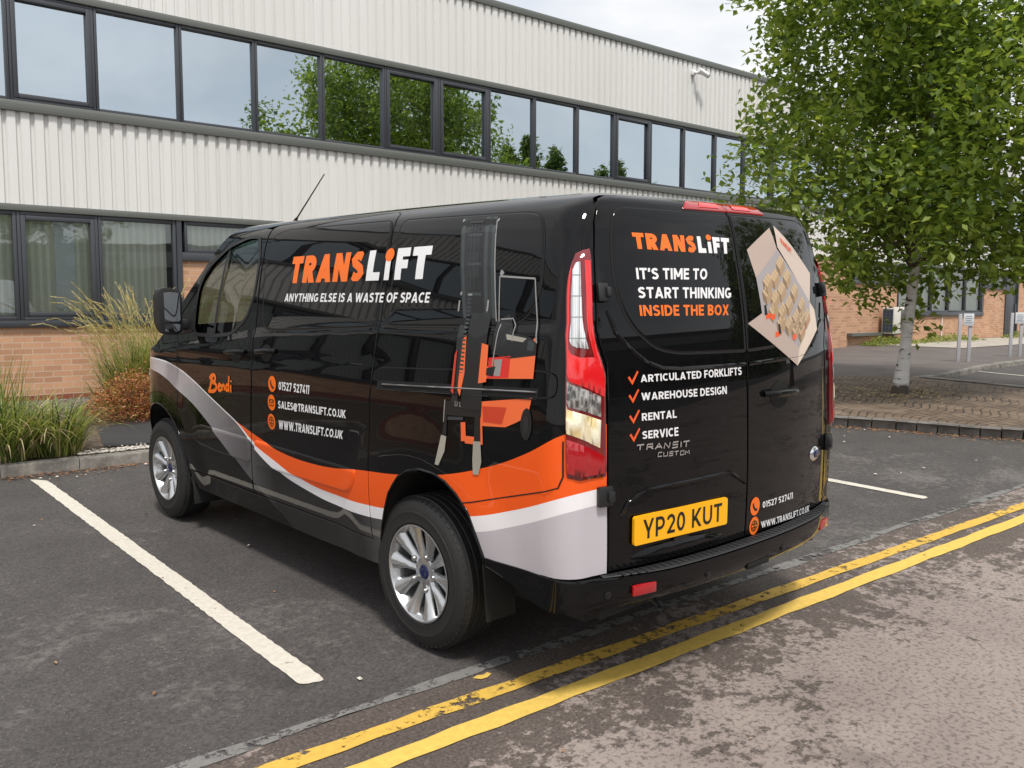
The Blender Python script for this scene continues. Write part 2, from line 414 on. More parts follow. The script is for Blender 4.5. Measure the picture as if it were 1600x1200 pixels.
def glyph_mesh(ch, h):
    if (ch, h) in _gc: return _gc[(ch, h)]
    w, pr_ = glyph(ch, h); pts = []; edges = []
    for k_, a, b in pr_:
        for q in (a, b):
            if q is None: continue
            q = resample([tuple(z) for z in q], .16) if h > .12 else q
            k = len(pts); n = len(q); pts += [Vector((float(x), float(y))) for x, y in q]; edges += [(k+i, k+(i+1) % n) for i in range(n)]
    if h > .12: pts += [Vector((x, y)) for x in np.arange(.031, w, .115) for y in np.arange(.043, 1, .115)]
    r = geometry.delaunay_2d_cdt(pts, edges, [], 0, 1e-5, False); V = np.array([tuple(v) for v in r[0]]); T = [f for f in r[2] if len(f) == 3]
    cen = V[np.array(T)].mean(1); ok = np.zeros(len(T), bool)
    for k_, a, b in pr_:
        q = inside(cen, a)
        if k_ == 'ring': q &= ~inside(cen, b)
        elif True: q |= False
        ok |= q
    T = [f for f, o_ in zip(T, ok) if o_]; _gc[(ch, h)] = (w, V, T); return _gc[(ch, h)]
def text_geo(body, weight=.085, shear=0.0, spacing=1.0):
    x = 0; VV = []; FF = []; k = 0
    for ch in body:
        if ch == ' ': x += .32*spacing; continue
        w, V, T = glyph_mesh(ch, weight); q = V.copy(); q[:, 0] += x+q[:, 1]*shear
        VV.append(q); FF += [tuple(i+k for i in f) for f in T]; k += len(q); x += w+(.115 if ch not in '.' else .09)*spacing
    return np.vstack(VV), FF
def fit_text(mb, S, body, quad, off=.0022, weight=.085, shear=0.0, mat=0, spacing=1.0, box=None):
    """quad: (top-left, bottom-left, top-right, bottom-right) in surface coordinates"""
    V, F = text_geo(body, weight, shear, spacing)
    lo, hi = V.min(0), V.max(0); lo[1], hi[1] = min(lo[1], 0.0), max(hi[1], 1.0); a = (V-lo)/(hi-lo); u, v = a[:, :1], a[:, 1:]
    tl, bl, tr, br = (np.array(q) for q in quad)
    q = (tl*(1-u)+tr*u)*v+(bl*(1-u)+br*u)*(1-v)
    pts = S[0](q[:, 0], q[:, 1], off); mb.cur = mat; mb.add(pts, F)
def flat_poly(mb, S, poly, off=.0022, mat=0, sub=None):
    if sub:
        V, T, _ = cdt(resample(poly, sub), (), sub); mb.cur = mat; mb.add(S[0](V[:, 0], V[:, 1], off), [tuple(t) for t in T])
    else:
        p = np.array(poly, float); mb.cur = mat; mb.add(S[0](p[:, 0], p[:, 1], off), [tuple(range(len(p)))])
def flat_line(mb, S, line, width, off=.0022, mat=0, closed=False):
    mb.cur = mat; strip('', S, line, width, off, None, None, closed=closed, mb=mb)
def flat_disc(mb, S, c, ru, rt, off=.0022, mat=0, n=28):
    flat_poly(mb, S, [(c[0]+ru*math.cos(2*math.pi*k/n), c[1]+rt*math.sin(2*math.pi*k/n)) for k in range(n)], off, mat)
def orient(o):
    """turn every face of a decal outward (away from the van's middle)"""
    b = bmesh.new(); b.from_mesh(o.data); b.faces.ensure_lookup_table(); c = Vector((0, .9, 1.0)); bad = []
    for f in b.faces:
        m_ = f.calc_center_median(); d = Vector((m_.x, 0, 0)) if abs(m_.x) > .8 and m_.y > -.9 else Vector((0, -1, 0))
        if f.normal.dot(d) < 0: bad.append(f)
    bmesh.ops.reverse_faces(b, faces=bad); b.to_mesh(o.data); b.free(); return o

# ------------------------------------------------------------------ van: materials
GT_ = [(3.4, 1.07), (2.903, 1.097), (2.6, 1.064), (2.37, 1.009), (2.133, .934), (1.914, .864), (1.76, .814)]
GB_ = [(3.4, .99), (2.986, 1.009), (2.791, .978), (2.625, .925), (2.386, .853), (2.157, .757), (1.942, .659), (1.772, .568), (1.627, .492), (1.4, .385), (1.2, .285), (1.1, .22), (-1.2, .2)]
def paint(name, livery):
    M = Mat(name, (.004, .004, .0045), .5, 0, Coat_Weight=1.0, Coat_Roughness=.012, Coat_IOR=1.35, Specular_IOR_Level=0.0)
    if not livery: return M
    xyz = M.node('ShaderNodeSeparateXYZ', {0: M.coord()}); y, z = xyz.outputs[1], xyz.outputs[2]
    yn = M.node('ShaderNodeMapRange', {0: y, 1: -1.2, 2: 3.4, 3: 0.0, 4: 1.0}).outputs[0]
    def curve(pts):
        n = M.node('ShaderNodeFloatCurve', {1: yn}); c = n.mapping.curves[0]
        pts = sorted(pts); P = [((a+1.2)/4.6, (b-.2)/1.2) for a, b in pts]
        while len(c.points) < len(P): c.points.new(.5, .5)
        for p, q in zip(c.points, P): p.location = q; p.handle_type = 'AUTO'
        n.mapping.use_clip = False; n.mapping.update()
        return M.math('MULTIPLY_ADD', n.outputs[0], 1.2, .2)
    gt = GT_
    ot = [(1.66, .793), (1.564, .772), (1.213, .716), (.809, .706), (.343, .752), (.138, .772), (-.197, .825), (-.488, .902), (-.709, .987), (-.882, 1.079), (-1.2, 1.23)]
    ob = [(1.65, .766), (1.569, .729), (1.293, .658), (.957, .588), (.64, .575), (.346, .588), (.234, .597), (-.1, .635), (-.402, .689), (-.636, .757), (-.844, .833), (-1.2, .985)]
    wb = [(1.65, .752), (1.571, .711), (1.233, .589), (.964, .545), (.712, .523), (.367, .530), (.243, .541), (-.1, .58), (-.435, .632), (-.635, .693), (-.843, .772), (-1.2, .925)]
    gb = GB_
    up = curve(gt+ot); b1 = curve(gt+ob); b2 = curve([(a, b-.008) for a, b in gt]+wb); g0 = curve(gb)
    def below(c): return M.node('ShaderNodeClamp', {0: M.math('MULTIPLY_ADD', M.math('SUBTRACT', c, z), 900.0, .5)}).outputs[0]
    black = (.004, .004, .0045, 1)
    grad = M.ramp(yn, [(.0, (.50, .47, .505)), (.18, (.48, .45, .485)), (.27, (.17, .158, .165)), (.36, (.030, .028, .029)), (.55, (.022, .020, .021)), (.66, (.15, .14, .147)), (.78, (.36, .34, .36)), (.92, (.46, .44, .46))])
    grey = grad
    col = M.mix(below(up), black, (.83, .105, .014, 1))
    col = M.mix(below(b1), col, (.80, .78, .80, 1))
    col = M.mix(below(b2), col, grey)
    keep = below(g0)
    col = M.mix(keep, col, black)
    col = M.mix(M.math('GREATER_THAN', xyz.outputs[0], .0), col, black)
    M.set('Base Color', col)
    return M
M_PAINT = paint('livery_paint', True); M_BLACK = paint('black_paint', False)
M_TRIM = Mat('black_plastic', (.012, .012, .013), .5)
M_TRIM2 = Mat('textured_plastic', (.022, .023, .025), .48); M_TRIM2.bump(M_TRIM2.noise(420, 2), .25, .002)
M_GLOSS = Mat('gloss_black', (.006, .006, .007), .08)
M_GAP = Mat('shut_line', (.002, .002, .002), .8)
M_CHROME = Mat('chrome', (.75, .76, .78), .12, 1.0)
M_SATIN = Mat('satin_metal', (.42, .42, .43), .32, .9)
M_WHITE = Mat('white_vinyl', (.78, .78, .79), .3)
M_ORANGE = Mat('orange_vinyl', (.88, .16, .008), .3)
M_ORRED = Mat('orange_red_vinyl', (.80, .10, .022), .3)
M_RUB = Mat('tyre_rubber', (.014, .014, .015), .6)
_n = M_RUB.noise(60, 4); M_RUB.set('Base Color', M_RUB.ramp(_n, [(.3, (.009, .009, .0095)), (.75, (.019, .0185, .018))])); M_RUB.bump(M_RUB.noise(300, 2), .15, .002)
M_RIM = Mat('alloy', (.52, .53, .54), .27, .85)
M_DARK = Mat('dark_void', (.004, .004, .004), .9)
M_UNDER = Mat('underbody', (.008, .008, .008), .8)
M_SEAT = Mat('seat_cloth', (.02, .021, .023), .85)
M_RED = Mat('red_lens', (.36, .004, .008), .06, 0, Coat_Weight=1.0, Coat_Roughness=.02)
M_RED2 = Mat('bright_red_lens', (.72, .012, .016), .06, 0, Coat_Weight=1.0, Coat_Roughness=.02)
M_DRED = Mat('dark_red_lens', (.16, .002, .004), .06, 0, Coat_Weight=1.0, Coat_Roughness=.02)
def lens_mat(name, c1, c2, sx, sz, bumpy=.6):
    M = Mat(name, c1, .12, .25, Coat_Weight=1.0, Coat_Roughness=.02)
    if name == 'clear_lens':
        s = M.node('ShaderNodeSeparateXYZ', {0: M.coord()}); v = M.node('ShaderNodeCombineXYZ', {0: M.math('SUBTRACT', M.math('MULTIPLY', s.outputs[0], 1.0), s.outputs[1]), 1: s.outputs[2]}).outputs[0]
        b = M.node('ShaderNodeTexBrick', {'Vector': v, 'Color1': (*c2, 1), 'Color2': (.55, .58, .60, 1), 'Mortar': (.30, .31, .32, 1), 'Scale': 1.0, 'Mortar Size': .003, 'Mortar Smooth': .3, 'Brick Width': .036, 'Row Height': .075, 'Bias': -.2}, offset=0.0)
        w = M.math('SINE', M.math('MULTIPLY', M.math('SUBTRACT', s.outputs[0], s.outputs[1]), 620.0)); M.set('Base Color', M.mix(M.math('MULTIPLY_ADD', w, .18, .2), b.outputs[0], (.22, .23, .24, 1))); M.bump(b.outputs['Fac'], -.5, .005); return M
    mp_ = M.node('ShaderNodeMapping', {0: M.coord(), 'Scale': (sx, sx, sz)}).outputs[0]
    v = M.node('ShaderNodeTexVoronoi', {'Vector': mp_, 'Scale': 1.0}, distance='CHEBYCHEV')
    M.set('Base Color', M.mix(M.ramp(v.outputs['Distance'], [(.25, (0, 0, 0)), (.6, (1, 1, 1))]), (*c1, 1), (*c2, 1)))
    M.bump(v.outputs['Distance'], bumpy, .01); return M
M_CLEAR = lens_mat('clear_lens', (.20, .22, .23), (.86, .88, .90), 42, 24, .9)
M_REV = lens_mat('reversing_lens', (.07, .068, .068), (.40, .38, .36), 70, 30)
M_WARM = lens_mat('bright_lens', (.80, .62, .30), (.98, .92, .70), 30, 16, .9)
M_PLATE = Mat('plate_yellow', srgb(247, 178, 12), .35)
M_INK = Mat('black_ink', (.008, .008, .008), .4)
M_BLUE = Mat('blue_enamel', (.006, .012, .07), .15)
def glass_mat(name, tint, refl=.12):
    M = Mat(name); M.n.remove(M.b)
    tr = M.node('ShaderNodeBsdfTransparent', {0: tint}); gl = M.node('ShaderNodeBsdfGlossy', {0: (1, 1, 1, 1), 'Roughness': .01})
    fr = M.node('ShaderNodeFresnel', {0: 1.5}); f2 = M.math('MULTIPLY_ADD', fr.outputs[0], 1.0, refl)
    mx_ = M.node('ShaderNodeMixShader', {0: f2, 1: tr.outputs[0], 2: gl.outputs[0]}); M.l.new(mx_.outputs[0], M.out.inputs[0]); return M
M_VGLASS = glass_mat('van_glass', (.42, .51, .48, 1), .0)
# ------------------------------------------------------------------ van
van = tag(empty('panel_van'), 'black panel van with orange and silver swoosh and white lettering, parked in a marked bay', 'van')
GAP = .0045
G1 = [(1.608, 1.95), (1.581, 1.76), (1.562, 1.405), (1.545, 1.05), (1.580, .68), (1.622, .405)]      # front door / sliding door
G2 = [(.352, .42), (.343, .771), (.341, 1.098), (.322, 1.391), (.317, 1.652), (.352, 1.90), (.375, 1.965), (.42, 1.992)]
DTOP = [(1.17, 1.998), (1.56, 1.985)]
FTOP = [(1.70, 1.962), (1.85, 1.945), (2.0, 1.915), (2.09, 1.860), (2.215, 1.738), (2.39, 1.590), (2.60, 1.425), (2.66, 1.36), (2.655, 1.25), (2.61, 1.12), (2.606, .9), (2.602, .74), (2.598, .64), (2.545, .52), (2.47, .405)]
WIN = smooth_poly([(2.385, 1.296), (2.394, 1.43), (2.385, 1.57), (2.299, 1.69), (2.047, 1.824), (1.834, 1.880), (1.69, 1.878), (1.622, 1.73), (1.625, 1.547), (1.689, 1.42), (1.86, 1.322), (2.093, 1.300)], .05, 4)
ARCH_R = [(.292, .36), (.275, .45), (.226, .581), (.182, .678), (.105, .765), (.03, .805), (-.06, .826), (-.16, .824), (-.24, .803), (-.31, .765), (-.385, .702), (-.437, .609), (-.47, .54), (-.486, .508)]
ARCH_F = [(2.933+.425*math.cos(a), .37+.425*math.sin(a)) for a in np.linspace(R(-8), R(188), 30)]
ts = list(np.linspace(.542, TMAX-.02, 190))
JOIN = [(yjoin(t), t) for t in ts]
APO = [(1.94, TMAX-.02), (1.96, 2.4), (2.03, 2.1), (2.12, 1.955), (2.20, 1.85), (2.28, 1.76), (2.46, 1.615), (2.69, 1.435), (2.80, 1.32)]
HOOD = [(3.04, 1.19), (3.3, 1.12), (3.6, 1.04), (3.80, .96), (3.90, .86), (3.91, .5), (3.88, .38), (3.6, .30), (3.355, .30)]
BODY = JOIN + APO + HOOD + ARCH_F + [(2.5, .30), (2.3, .28), (.9, .285), (.33, .30)] + ARCH_R + [(-.628, .523), (-.802, .540)]
DOORS = G2 + DTOP + FTOP + [(1.622, .405)]
def seg_nudge(line, dy): return [(a+dy, b) for a, b in line]
SLIDE = seg_nudge(G2, GAP) + [(1.17, 1.998-GAP), (1.56-GAP, 1.985-GAP)] + seg_nudge([(1.606, 1.95)]+G1[1:], -GAP)
FRONT = offset_poly(list(G1[::-1])[:-1]+[(1.608, 1.945)]+FTOP, GAP)
SLIDE = [(a, b if b > .43 else b+GAP) for a, b in SLIDE]
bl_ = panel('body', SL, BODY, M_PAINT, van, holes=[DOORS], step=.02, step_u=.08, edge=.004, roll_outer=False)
# rear frame round the doors, in the same paint, and the right-hand side: parts of the body mesh
trow = [t for t in ts]
SEAM = [(-.790, .545), (-.795, .75), (-.797, .9), (-.789, 1.325), (-.812, 1.40), (-.822, 1.45), (-.812, 1.56), (-.792, 1.73), (-.768, 1.86), (-.742, 1.94), (-.715, 1.995), (-.67, 2.035), (-.60, 2.05), (-.3, 2.056), (0, 2.058)]
frame_o = [(-xjoin(t), t) for t in ts] + [(-.02, TMAX-.02), (0, TMAX-.02), (0, 2.061)] + list(reversed(SEAM[:-1]))
b_rear = panel('body_rear', RE, frame_o, M_PAINT, van, step=.035, edge=0, roll_outer=False)
b_rear2 = panel('body_rear', RE, [(-a, b) for a, b in frame_o], M_PAINT, van, step=.035, edge=0, roll_outer=False)
b_right = panel('body_right', SR, BODY, M_PAINT, van, holes=[WIN], step=.02, step_u=.08, edge=.004, roll_outer=False)
# windscreen and bonnet bridge the two sides
def bridge(name, line, mat, bulge, nx=14, parent=van, zb=.02):
    L = resample(line, .09, False); A = SL[0]([p[0] for p in L], [p[1] for p in L]); vs = []; fs = []
    for a in A:
        for k in range(nx+1):
            s = k/nx; c = 1-(2*s-1)**2
            vs.append((a[0]*(1-2*s), a[1]+bulge*c, a[2]+zb*c))
    for i in range(len(A)-1):
        for k in range(nx): q = i*(nx+1)+k; fs.append((q, q+nx+1, q+nx+2, q+1))
    return mesh(name, vs, fs, mat, parent, smooth=True)
bon = bridge('body', [(2.80, 1.32), (3.04, 1.19), (3.3, 1.12), (3.6, 1.04), (3.80, .96), (3.90, .86), (3.91, .5), (3.88, .38)], M_PAINT, .03)
def join(objs, name):
    """merge same-material shells into one mesh object without operators, keeping their normals"""
    vs = []; fs = []; ns = []
    for o in objs:
        k = len(vs); me = o.data; vs += [tuple(v.co) for v in me.vertices]; nl = [None]*len(me.vertices)
        for p in me.polygons:
            fs.append(tuple(i+k for i in p.vertices))
            for li in p.loop_indices: nl[me.loops[li].vertex_index] = tuple(me.corner_normals[li].vector)
        ns += [n or (0, 0, 1) for n in nl]
    mats = [x for x in objs[0].data.materials]
    for o in objs: d = o.data; bpy.data.objects.remove(o); bpy.data.meshes.remove(d)
    return mesh(name, vs, fs, mats, van, smooth=True, normals=ns)
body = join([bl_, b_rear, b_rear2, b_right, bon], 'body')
body['label'] = 'glossy black bodywork with an orange, white and silver swoosh'
ws = bridge('windscreen', [(2.03, 2.1), (2.12, 1.955), (2.20, 1.85), (2.28, 1.76), (2.46, 1.615), (2.69, 1.435), (2.80, 1.32)], M_VGLASS, .10, zb=.01)
hd = bridge('windscreen_header', [(1.93, TMAX-.03), (1.96, 2.4), (2.03, 2.1)], M_BLACK, .04, zb=.0)

# doors on the left
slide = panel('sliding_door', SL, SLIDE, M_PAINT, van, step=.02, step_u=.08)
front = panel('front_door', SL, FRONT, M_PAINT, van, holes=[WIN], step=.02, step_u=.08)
def side_pads():
    P1 = [(1.503, 1.885), (1.535, 1.83), (1.536, 1.73), (1.478, 1.395), (1.435, 1.363), (1.32, 1.357), (.352, 1.415), (.352, 1.535), (.352, 1.85), (.39, 1.925), (1.40, 1.915)]
    P1 = [(a, min(b, 1.915)) for a, b in P1]
    p = panel('window_blank', SL, smooth_poly(P1, .05), M_BLACK, slide, step=.06, off=.0045, edge=.009, roll=.004, flange=.004)
    strip('window_seal', SL, smooth_poly(P1, .05), .012, .0012, M_GAP, slide, closed=True)
    P2 = [(.300, 1.915), (.268, 1.70), (.272, 1.424), (-.501, 1.452), (-.60, 1.466), (-.67, 1.514), (-.708, 1.602), (-.695, 1.72), (-.656, 1.848), (-.615, 1.895), (-.54, 1.912)]
    panel('window_blank', SL, smooth_poly(P2, .05), M_BLACK, van, step=.06, off=.0045, edge=.009, roll=.004, flange=.004)
    strip('window_seal', SL, smooth_poly(P2, .05), .012, .0012, M_GAP, van, closed=True)
side_pads()
# front door glass, divider, seal
gls = panel('side_window', SL, offset_poly(WIN, -.006), M_VGLASS, front, step=.2, off=-.012, edge=0, flange=0)
strip('divider', SL, [(2.060, 1.82), (2.118, 1.30)], .03, -.006, M_TRIM, front)
strip('window_seal', SL, offset_poly(WIN, -.008), .022, .0025, M_TRIM, front, closed=True)
panel('side_window', SR, offset_poly(WIN, -.006), M_VGLASS, van, step=.2, off=-.012, edge=0, flange=0)
# lower mouldings
def moulding(poly, par):
    panel('side_moulding', SL, smooth_poly(poly, .03), M_PAINT, par, step=.05, off=.013, edge=.018, roll=.012, flange=.012)
moulding([(1.53, .738), (1.0, .737), (.462, .737), (.468, .70), (.505, .632), (.565, .606), (1.0, .598), (1.53, .59)], slide)
moulding([(2.40, .70), (2.28, .732), (2.0, .735), (1.60, .737), (1.60, .59), (2.0, .585), (2.30, .60), (2.42, .64)], front)
# shut lines of the fuel flap, bumper joint and rail cover
flap = smooth_poly([(.295, 1.236), (-.22, 1.266), (-.775, 1.302), (-.835, 1.292), (-.842, 1.25), (-.836, 1.215), (-.79, 1.204), (-.233, 1.172), (.282, 1.142)], .04)
mbx = MB(); strip('', SL, flap[1:-1], .006, .0010, None, None, mb=mbx)
strip('', SL, [(-.883, 1.056), (-.887, .928), (-.872, .885), (-.82, .865), (-.403, .747), (-.343, .733)], .005, .0010, None, None, mb=mbx)
mbx.build('shut_line', M_GAP, van)
rail = empty('sliding_rail', parent=van)
strip('rail_slot', SL, [(.285, 1.158), (-.765, 1.217)], .040, .0015, M_GAP, rail)
ridge('rail_edge', SL, [(.242, 1.164), (-.757, 1.223)], .0035, M_SATIN, rail, off=.004)
ridge('rail_edge', SL, [(.285, 1.138), (-.765, 1.197)], .003, M_GLOSS, rail, off=.003)
# door handles
def grip(name, S, c0, c1, par, depth=.035, h_=.034, mat=M_BLACK, cup=True):
    P, nf, _ = S; (u0, t0), (u1, t1) = c0, c1; mb = MB()
    pts = []; r = []
    for s in np.linspace(0, 1, 13):
        u, t = u0+(u1-u0)*s, t0+(t1-t0)*s; d = depth*min(1, math.sin(math.pi*s)*1.9)
        pts.append(Vector(P(np.array([u]), np.array([t]), d*.75+.004)[0])); r.append(h_*.5*(.75+.25*math.sin(math.pi*s)))
    mb.tube(pts, r, 10); o = mb.build(name, mat, par, smooth=60)
    if cup:
        um, tm = (u0+u1)/2, (t0+t1)/2; w = abs(u1-u0)*.3
        el = [(um+w*math.cos(a), tm-.008+w*.75*math.sin(a)) for a in np.linspace(0, 2*math.pi, 24, endpoint=False)]
        mb = MB(); flat_poly(mb, S, el, .0015); orient(mb.build('handle_cup', M_GAP, par, fixn=False))
    return o
grip('door_handle', SL, (1.868, 1.206), (1.640, 1.222), front)
grip('door_handle', SL, (1.488, 1.232), (1.276, 1.248), slide)

# ---- rear doors
RB = [(-.790, .547), (-.795, .75), (-.797, .9), (-.789, 1.325), (-.812, 1.40), (-.822, 1.45), (-.812, 1.56), (-.792, 1.73), (-.768, 1.86), (-.739, 1.939), (-.711, 1.993), (-.667, 2.033), (-.60, 2.047), (-.3, 2.053), (0, 2.055)]
LD = [(a+GAP*2, b) for a, b in RB[:-1]]+[(-.0035, 2.0545), (-.0035, .547)]
RD = [(-a, b) for a, b in LD]
ld = panel('rear_door', RE, LD, M_BLACK, van, step=.035); rd = panel('rear_door', RE, RD, M_BLACK, van, step=.035)
ld['label'] = 'left rear door with the number plate'; rd['label'] = 'right rear door with the handle and box picture'
LW = smooth_poly([(-.668, 1.905), (-.61, 1.937), (-.30, 1.935), (-.010, 1.930), (-.010, 1.338), (-.43, 1.350), (-.55, 1.372), (-.655, 1.455), (-.705, 1.55), (-.716, 1.66), (-.70, 1.79)], [.03, .03, .03, .012, .012, .05, .07, .09, .06, .05, .04])
for par, q in ((ld, LW), (rd, [(-a, b) for a, b in LW])):
    panel('window_blank', RE, q, M_BLACK, par, step=.06, off=.0045, edge=.009, roll=.004, flange=.004)
    strip('window_seal', RE, q, .012, .0012, M_GAP, par, closed=True)
_sl = [(a-.02, b) for a, b in SEAM[:-5]]+[(-.72, 2.01), (-.66, 2.04), (-.3, 2.06), (.3, 2.06), (.66, 2.04), (.72, 2.01)]+[(-a+.02, b) for a, b in SEAM[:-5][::-1]]
panel('door_seal', RE, _sl, M_GAP, van, step=.08, off=-.022, edge=0, flange=0)
# bright crease under the windows
for par, sg in ((ld, -1), (rd, 1)):
    cl = [(sg*a, b) for a, b in ((.765, 1.52), (.735, 1.44), (.68, 1.385), (.60, 1.325), (.52, 1.298), (.43, 1.290), (.012, 1.282))]
    ridge('door_crease', RE, cl, .011, M_BLACK, par, off=-.004)
# plate recess
ridge('recess_edge', RE, [(-.735, .755), (-.705, .802), (-.613, .842), (-.131, .846), (-.02, .785)], .008, M_BLACK, ld, off=.001)
def bulge(poly, par, name, h_, mat):
    P, nf, _ = RE; rr_ = [poly]; vs = []; fs = []; n = len(poly); c = np.mean(poly, 0)
    for k in range(6):
        s = 1-k/5; q = np.array(poly)*s+c*(1-s); vs += list(P(q[:, 0], q[:, 1], .001+h_*math.sqrt(max(0, 1-s*s))))
    for k in range(5):
        for i in range(n): fs.append((k*n+i, k*n+(i+1) % n, (k+1)*n+(i+1) % n, (k+1)*n+i))
    o = mesh(name, vs, fs, mat, par, smooth=True); b = bmesh.new(); b.from_mesh(o.data); bmesh.ops.recalc_face_normals(b, faces=b.faces); b.to_mesh(o.data); b.free(); orient(o); return o
bulge(smooth_poly([(-.705, .585), (-.60, .618), (-.42, .628), (-.25, .618), (-.15, .585), (-.26, .572), (-.45, .565), (-.62, .570)], .03), ld, 'door_swage', .022, M_BLACK)
# number plate: flat yellow board on the door
_pa = np.array(RE[0](np.array([-.684, -.166]), np.array([.699, .690]), .020)); _pu = Vector(_pa[1]-_pa[0]); _pu.z = 0; PW = _pu.length; _pu.normalize(); _pn = Vector((_pu.y, -_pu.x, 0))
PZ0, PZ1 = .637, .749
def plp(dy): return lambda x, z: tuple(Vector(_pa[0])*1.0+_pu*x+_pn*dy+Vector((0, 0, z-_pa[0][2])))
pm = MB(); pm.prism(smooth_poly([(0, PZ0), (PW, PZ0), (PW, PZ1), (0, PZ1)], .012, 4), plp(0), plp(-.012)); plate = pm.build('number_plate', M_PLATE, van)
pt = MB(); V, F = text_geo('YP20 KUT', .078, 0, 1.25); lo, hi = V.min(0), V.max(0); a = (V-lo)/(hi-lo)
pt.add([plp(.0012)(.045+(PW-.080)*u, PZ0+.019+(PZ1-PZ0-.036)*v) for u, v in a], F)
pt.prism([(.215, PZ0-.004), (.295, PZ0-.004), (.295, PZ0-.020), (.215, PZ0-.020)], plp(.001), plp(-.01))
orient(pt.build('plate_lettering', M_INK, plate, fixn=False))

# ---- lettering and pictures on the rear
LM = [M_WHITE, M_ORANGE, M_ORRED, M_INK]
def letters(name, S, texts, par=None, off=.0022):
    """one piece of lettering: texts = (string, quad, weight, material, shear, spacing)"""
    mb = MB()
    for t_ in texts:
        st, q, w, mi = t_[:4]
        if st == 'dot': flat_disc(mb, S, q[0], q[1], q[2], off+.0002, mi)
        else: fit_text(mb, S, st, q, off=off, weight=w, mat=mi, shear=t_[4] if len(t_) > 4 else 0.0, spacing=t_[5] if len(t_) > 5 else 1.0)
    return orient(mb.build(name, LM, par or van, fixn=False))
def icon(name, S, c, r, kind, par=None):
    mb = MB(); u, t_ = c; flat_disc(mb, S, c, r[0], r[1], .0022, 1); k_ = r[0]/.043; sg = -1 if S is RE else 1; X = lambda a, b: (u+sg*a*k_, t_+b*k_)
    if kind == 'phone': flat_line(mb, S, [X(.018, .018), X(.016, .002), X(-.002, -.018), X(-.020, -.020)], .013*k_, .0032, 3)
    elif kind == 'mail':
        flat_line(mb, S, [X(-.024, -.016), X(.024, -.016), X(.024, .016), X(-.024, .016)], .005, .0032, 3, closed=True); flat_line(mb, S, [X(.024, .014), X(0, -.004), X(-.024, .014)], .005, .0035, 3)
    else:
        flat_line(mb, S, [X(.026*math.cos(q), .026*math.sin(q)) for q in np.linspace(0, 6.2, 22)], .0045, .0032, 3, closed=True)
        for dz in (-.009, .009): flat_line(mb, S, [X(-.024, dz), X(.024, dz)], .0045, .0035, 3)
        flat_line(mb, S, [X(0, -.024), X(0, .024)], .0045, .0038, 3)
    return orient(mb.build(name, LM, par or van, fixn=False))
letters('company_name', RE, [('TRANS', [(-.604, 1.811), (-.602, 1.748), (-.262, 1.806), (-.268, 1.738)], .135, 1, 0, .95), ('L', [(-.252, 1.806), (-.254, 1.738), (-.205, 1.806), (-.205, 1.738)], .135, 0),
    ('I', [(-.190, 1.784), (-.190, 1.738), (-.168, 1.784), (-.168, 1.738)], .16, 0), ('dot', ((-.179, 1.803), .017, .013), 0, 1), ('FT', [(-.154, 1.806), (-.156, 1.738), (-.040, 1.804), (-.052, 1.738)], .135, 0, 0, .9)], off=.0054)
for st, q, mi in (('IT\u2019S TIME TO', [(-.61, 1.676), (-.612, 1.634), (-.215, 1.676), (-.228, 1.632)], 0), ('START THINKING', [(-.614, 1.605), (-.617, 1.564), (-.075, 1.599), (-.085, 1.556)], 0), ('INSIDE THE BOX', [(-.618, 1.538), (-.617, 1.498), (-.107, 1.531), (-.115, 1.488)], 1)):
    letters('slogan_line', RE, [(st, q, .10, mi)], off=.0054)
for st, x1, t1, t0, t1r, t0r in (('ARTICULATED FORKLIFTS', -.043, 1.279, 1.252, 1.274, 1.241), ('WAREHOUSE DESIGN', -.15, 1.212, 1.184, 1.203, 1.171), ('RENTAL', -.455, 1.135, 1.107, 1.134, 1.103), ('SERVICE', -.447, 1.067, 1.038, 1.066, 1.032)):
    letters('service_line', RE, [(st, [(-.633, t1), (-.633, t0), (x1, t1r), (x1, t0r)], .097, 0)])
    tx, tt = -.668, t0+.002; mb = MB()
    flat_poly(mb, RE, [(tx-.025, tt+.018), (tx-.018, tt+.024), (tx-.006, tt+.006), (tx+.020, tt+.042), (tx+.026, tt+.037), (tx-.005, tt-.010)], .0022, 0); orient(mb.build('tick_mark', M_ORRED, van, fixn=False))
letters('contact_line', RE, [('01527 527411', [(.121, .677), (.123, .649), (.392, .673), (.397, .643)], .095, 0)])
letters('contact_line', RE, [('WWW.TRANSLIFT.CO.UK', [(.114, .590), (.124, .560), (.598, .572), (.600, .541)], .095, 0)])
icon('contact_icon', RE, (.062, .668), (.036, .040), 'phone'); icon('contact_icon', RE, (.062, .582), (.036, .040), 'web')
# model badges in chrome letters
mb = MB()
def strokes(mb, S, segs, x0, x1, t0, t1, w, off=.004, mat=0, adv=1.0):
    for k, sg in enumerate(segs):
        flat_line(mb, S, [(x0+(x1-x0)*p, t0+(t1-t0)*q) for p, q in sg], w, off+.00012*(k % 7), mat)
LET = {'T': [[(0, 1), (1, 1)], [(.5, 1), (.4, 0)]], 'R': [[(.08, 0), (.2, 1), (.95, 1), (.95, .5), (.25, .5)], [(.55, .5), (1, 0)]], 'A': [[(0, 0), (.6, 1), (1, 0)], [(.3, .35), (.9, .35)]], 'N': [[(.05, 0), (.2, 1), (.8, 0), (1, 1)]], 'S': [[(1, 1), (.2, 1), (.1, .55), (.9, .5), (.85, 0), (0, 0)]], 'I': [[(.4, 0), (.55, 1)]], 'C': [[(1, 1), (.2, 1), (.05, 0), (.95, 0)]], 'U': [[(.1, 1), (.05, 0), (.9, 0), (1, 1)]], 'O': [[(.1, 0), (.15, 1), (1, 1), (.95, 0), (.1, 0)]], 'M': [[(.0, 0), (.15, 1), (.5, .4), (.9, 1), (1, 0)]]}
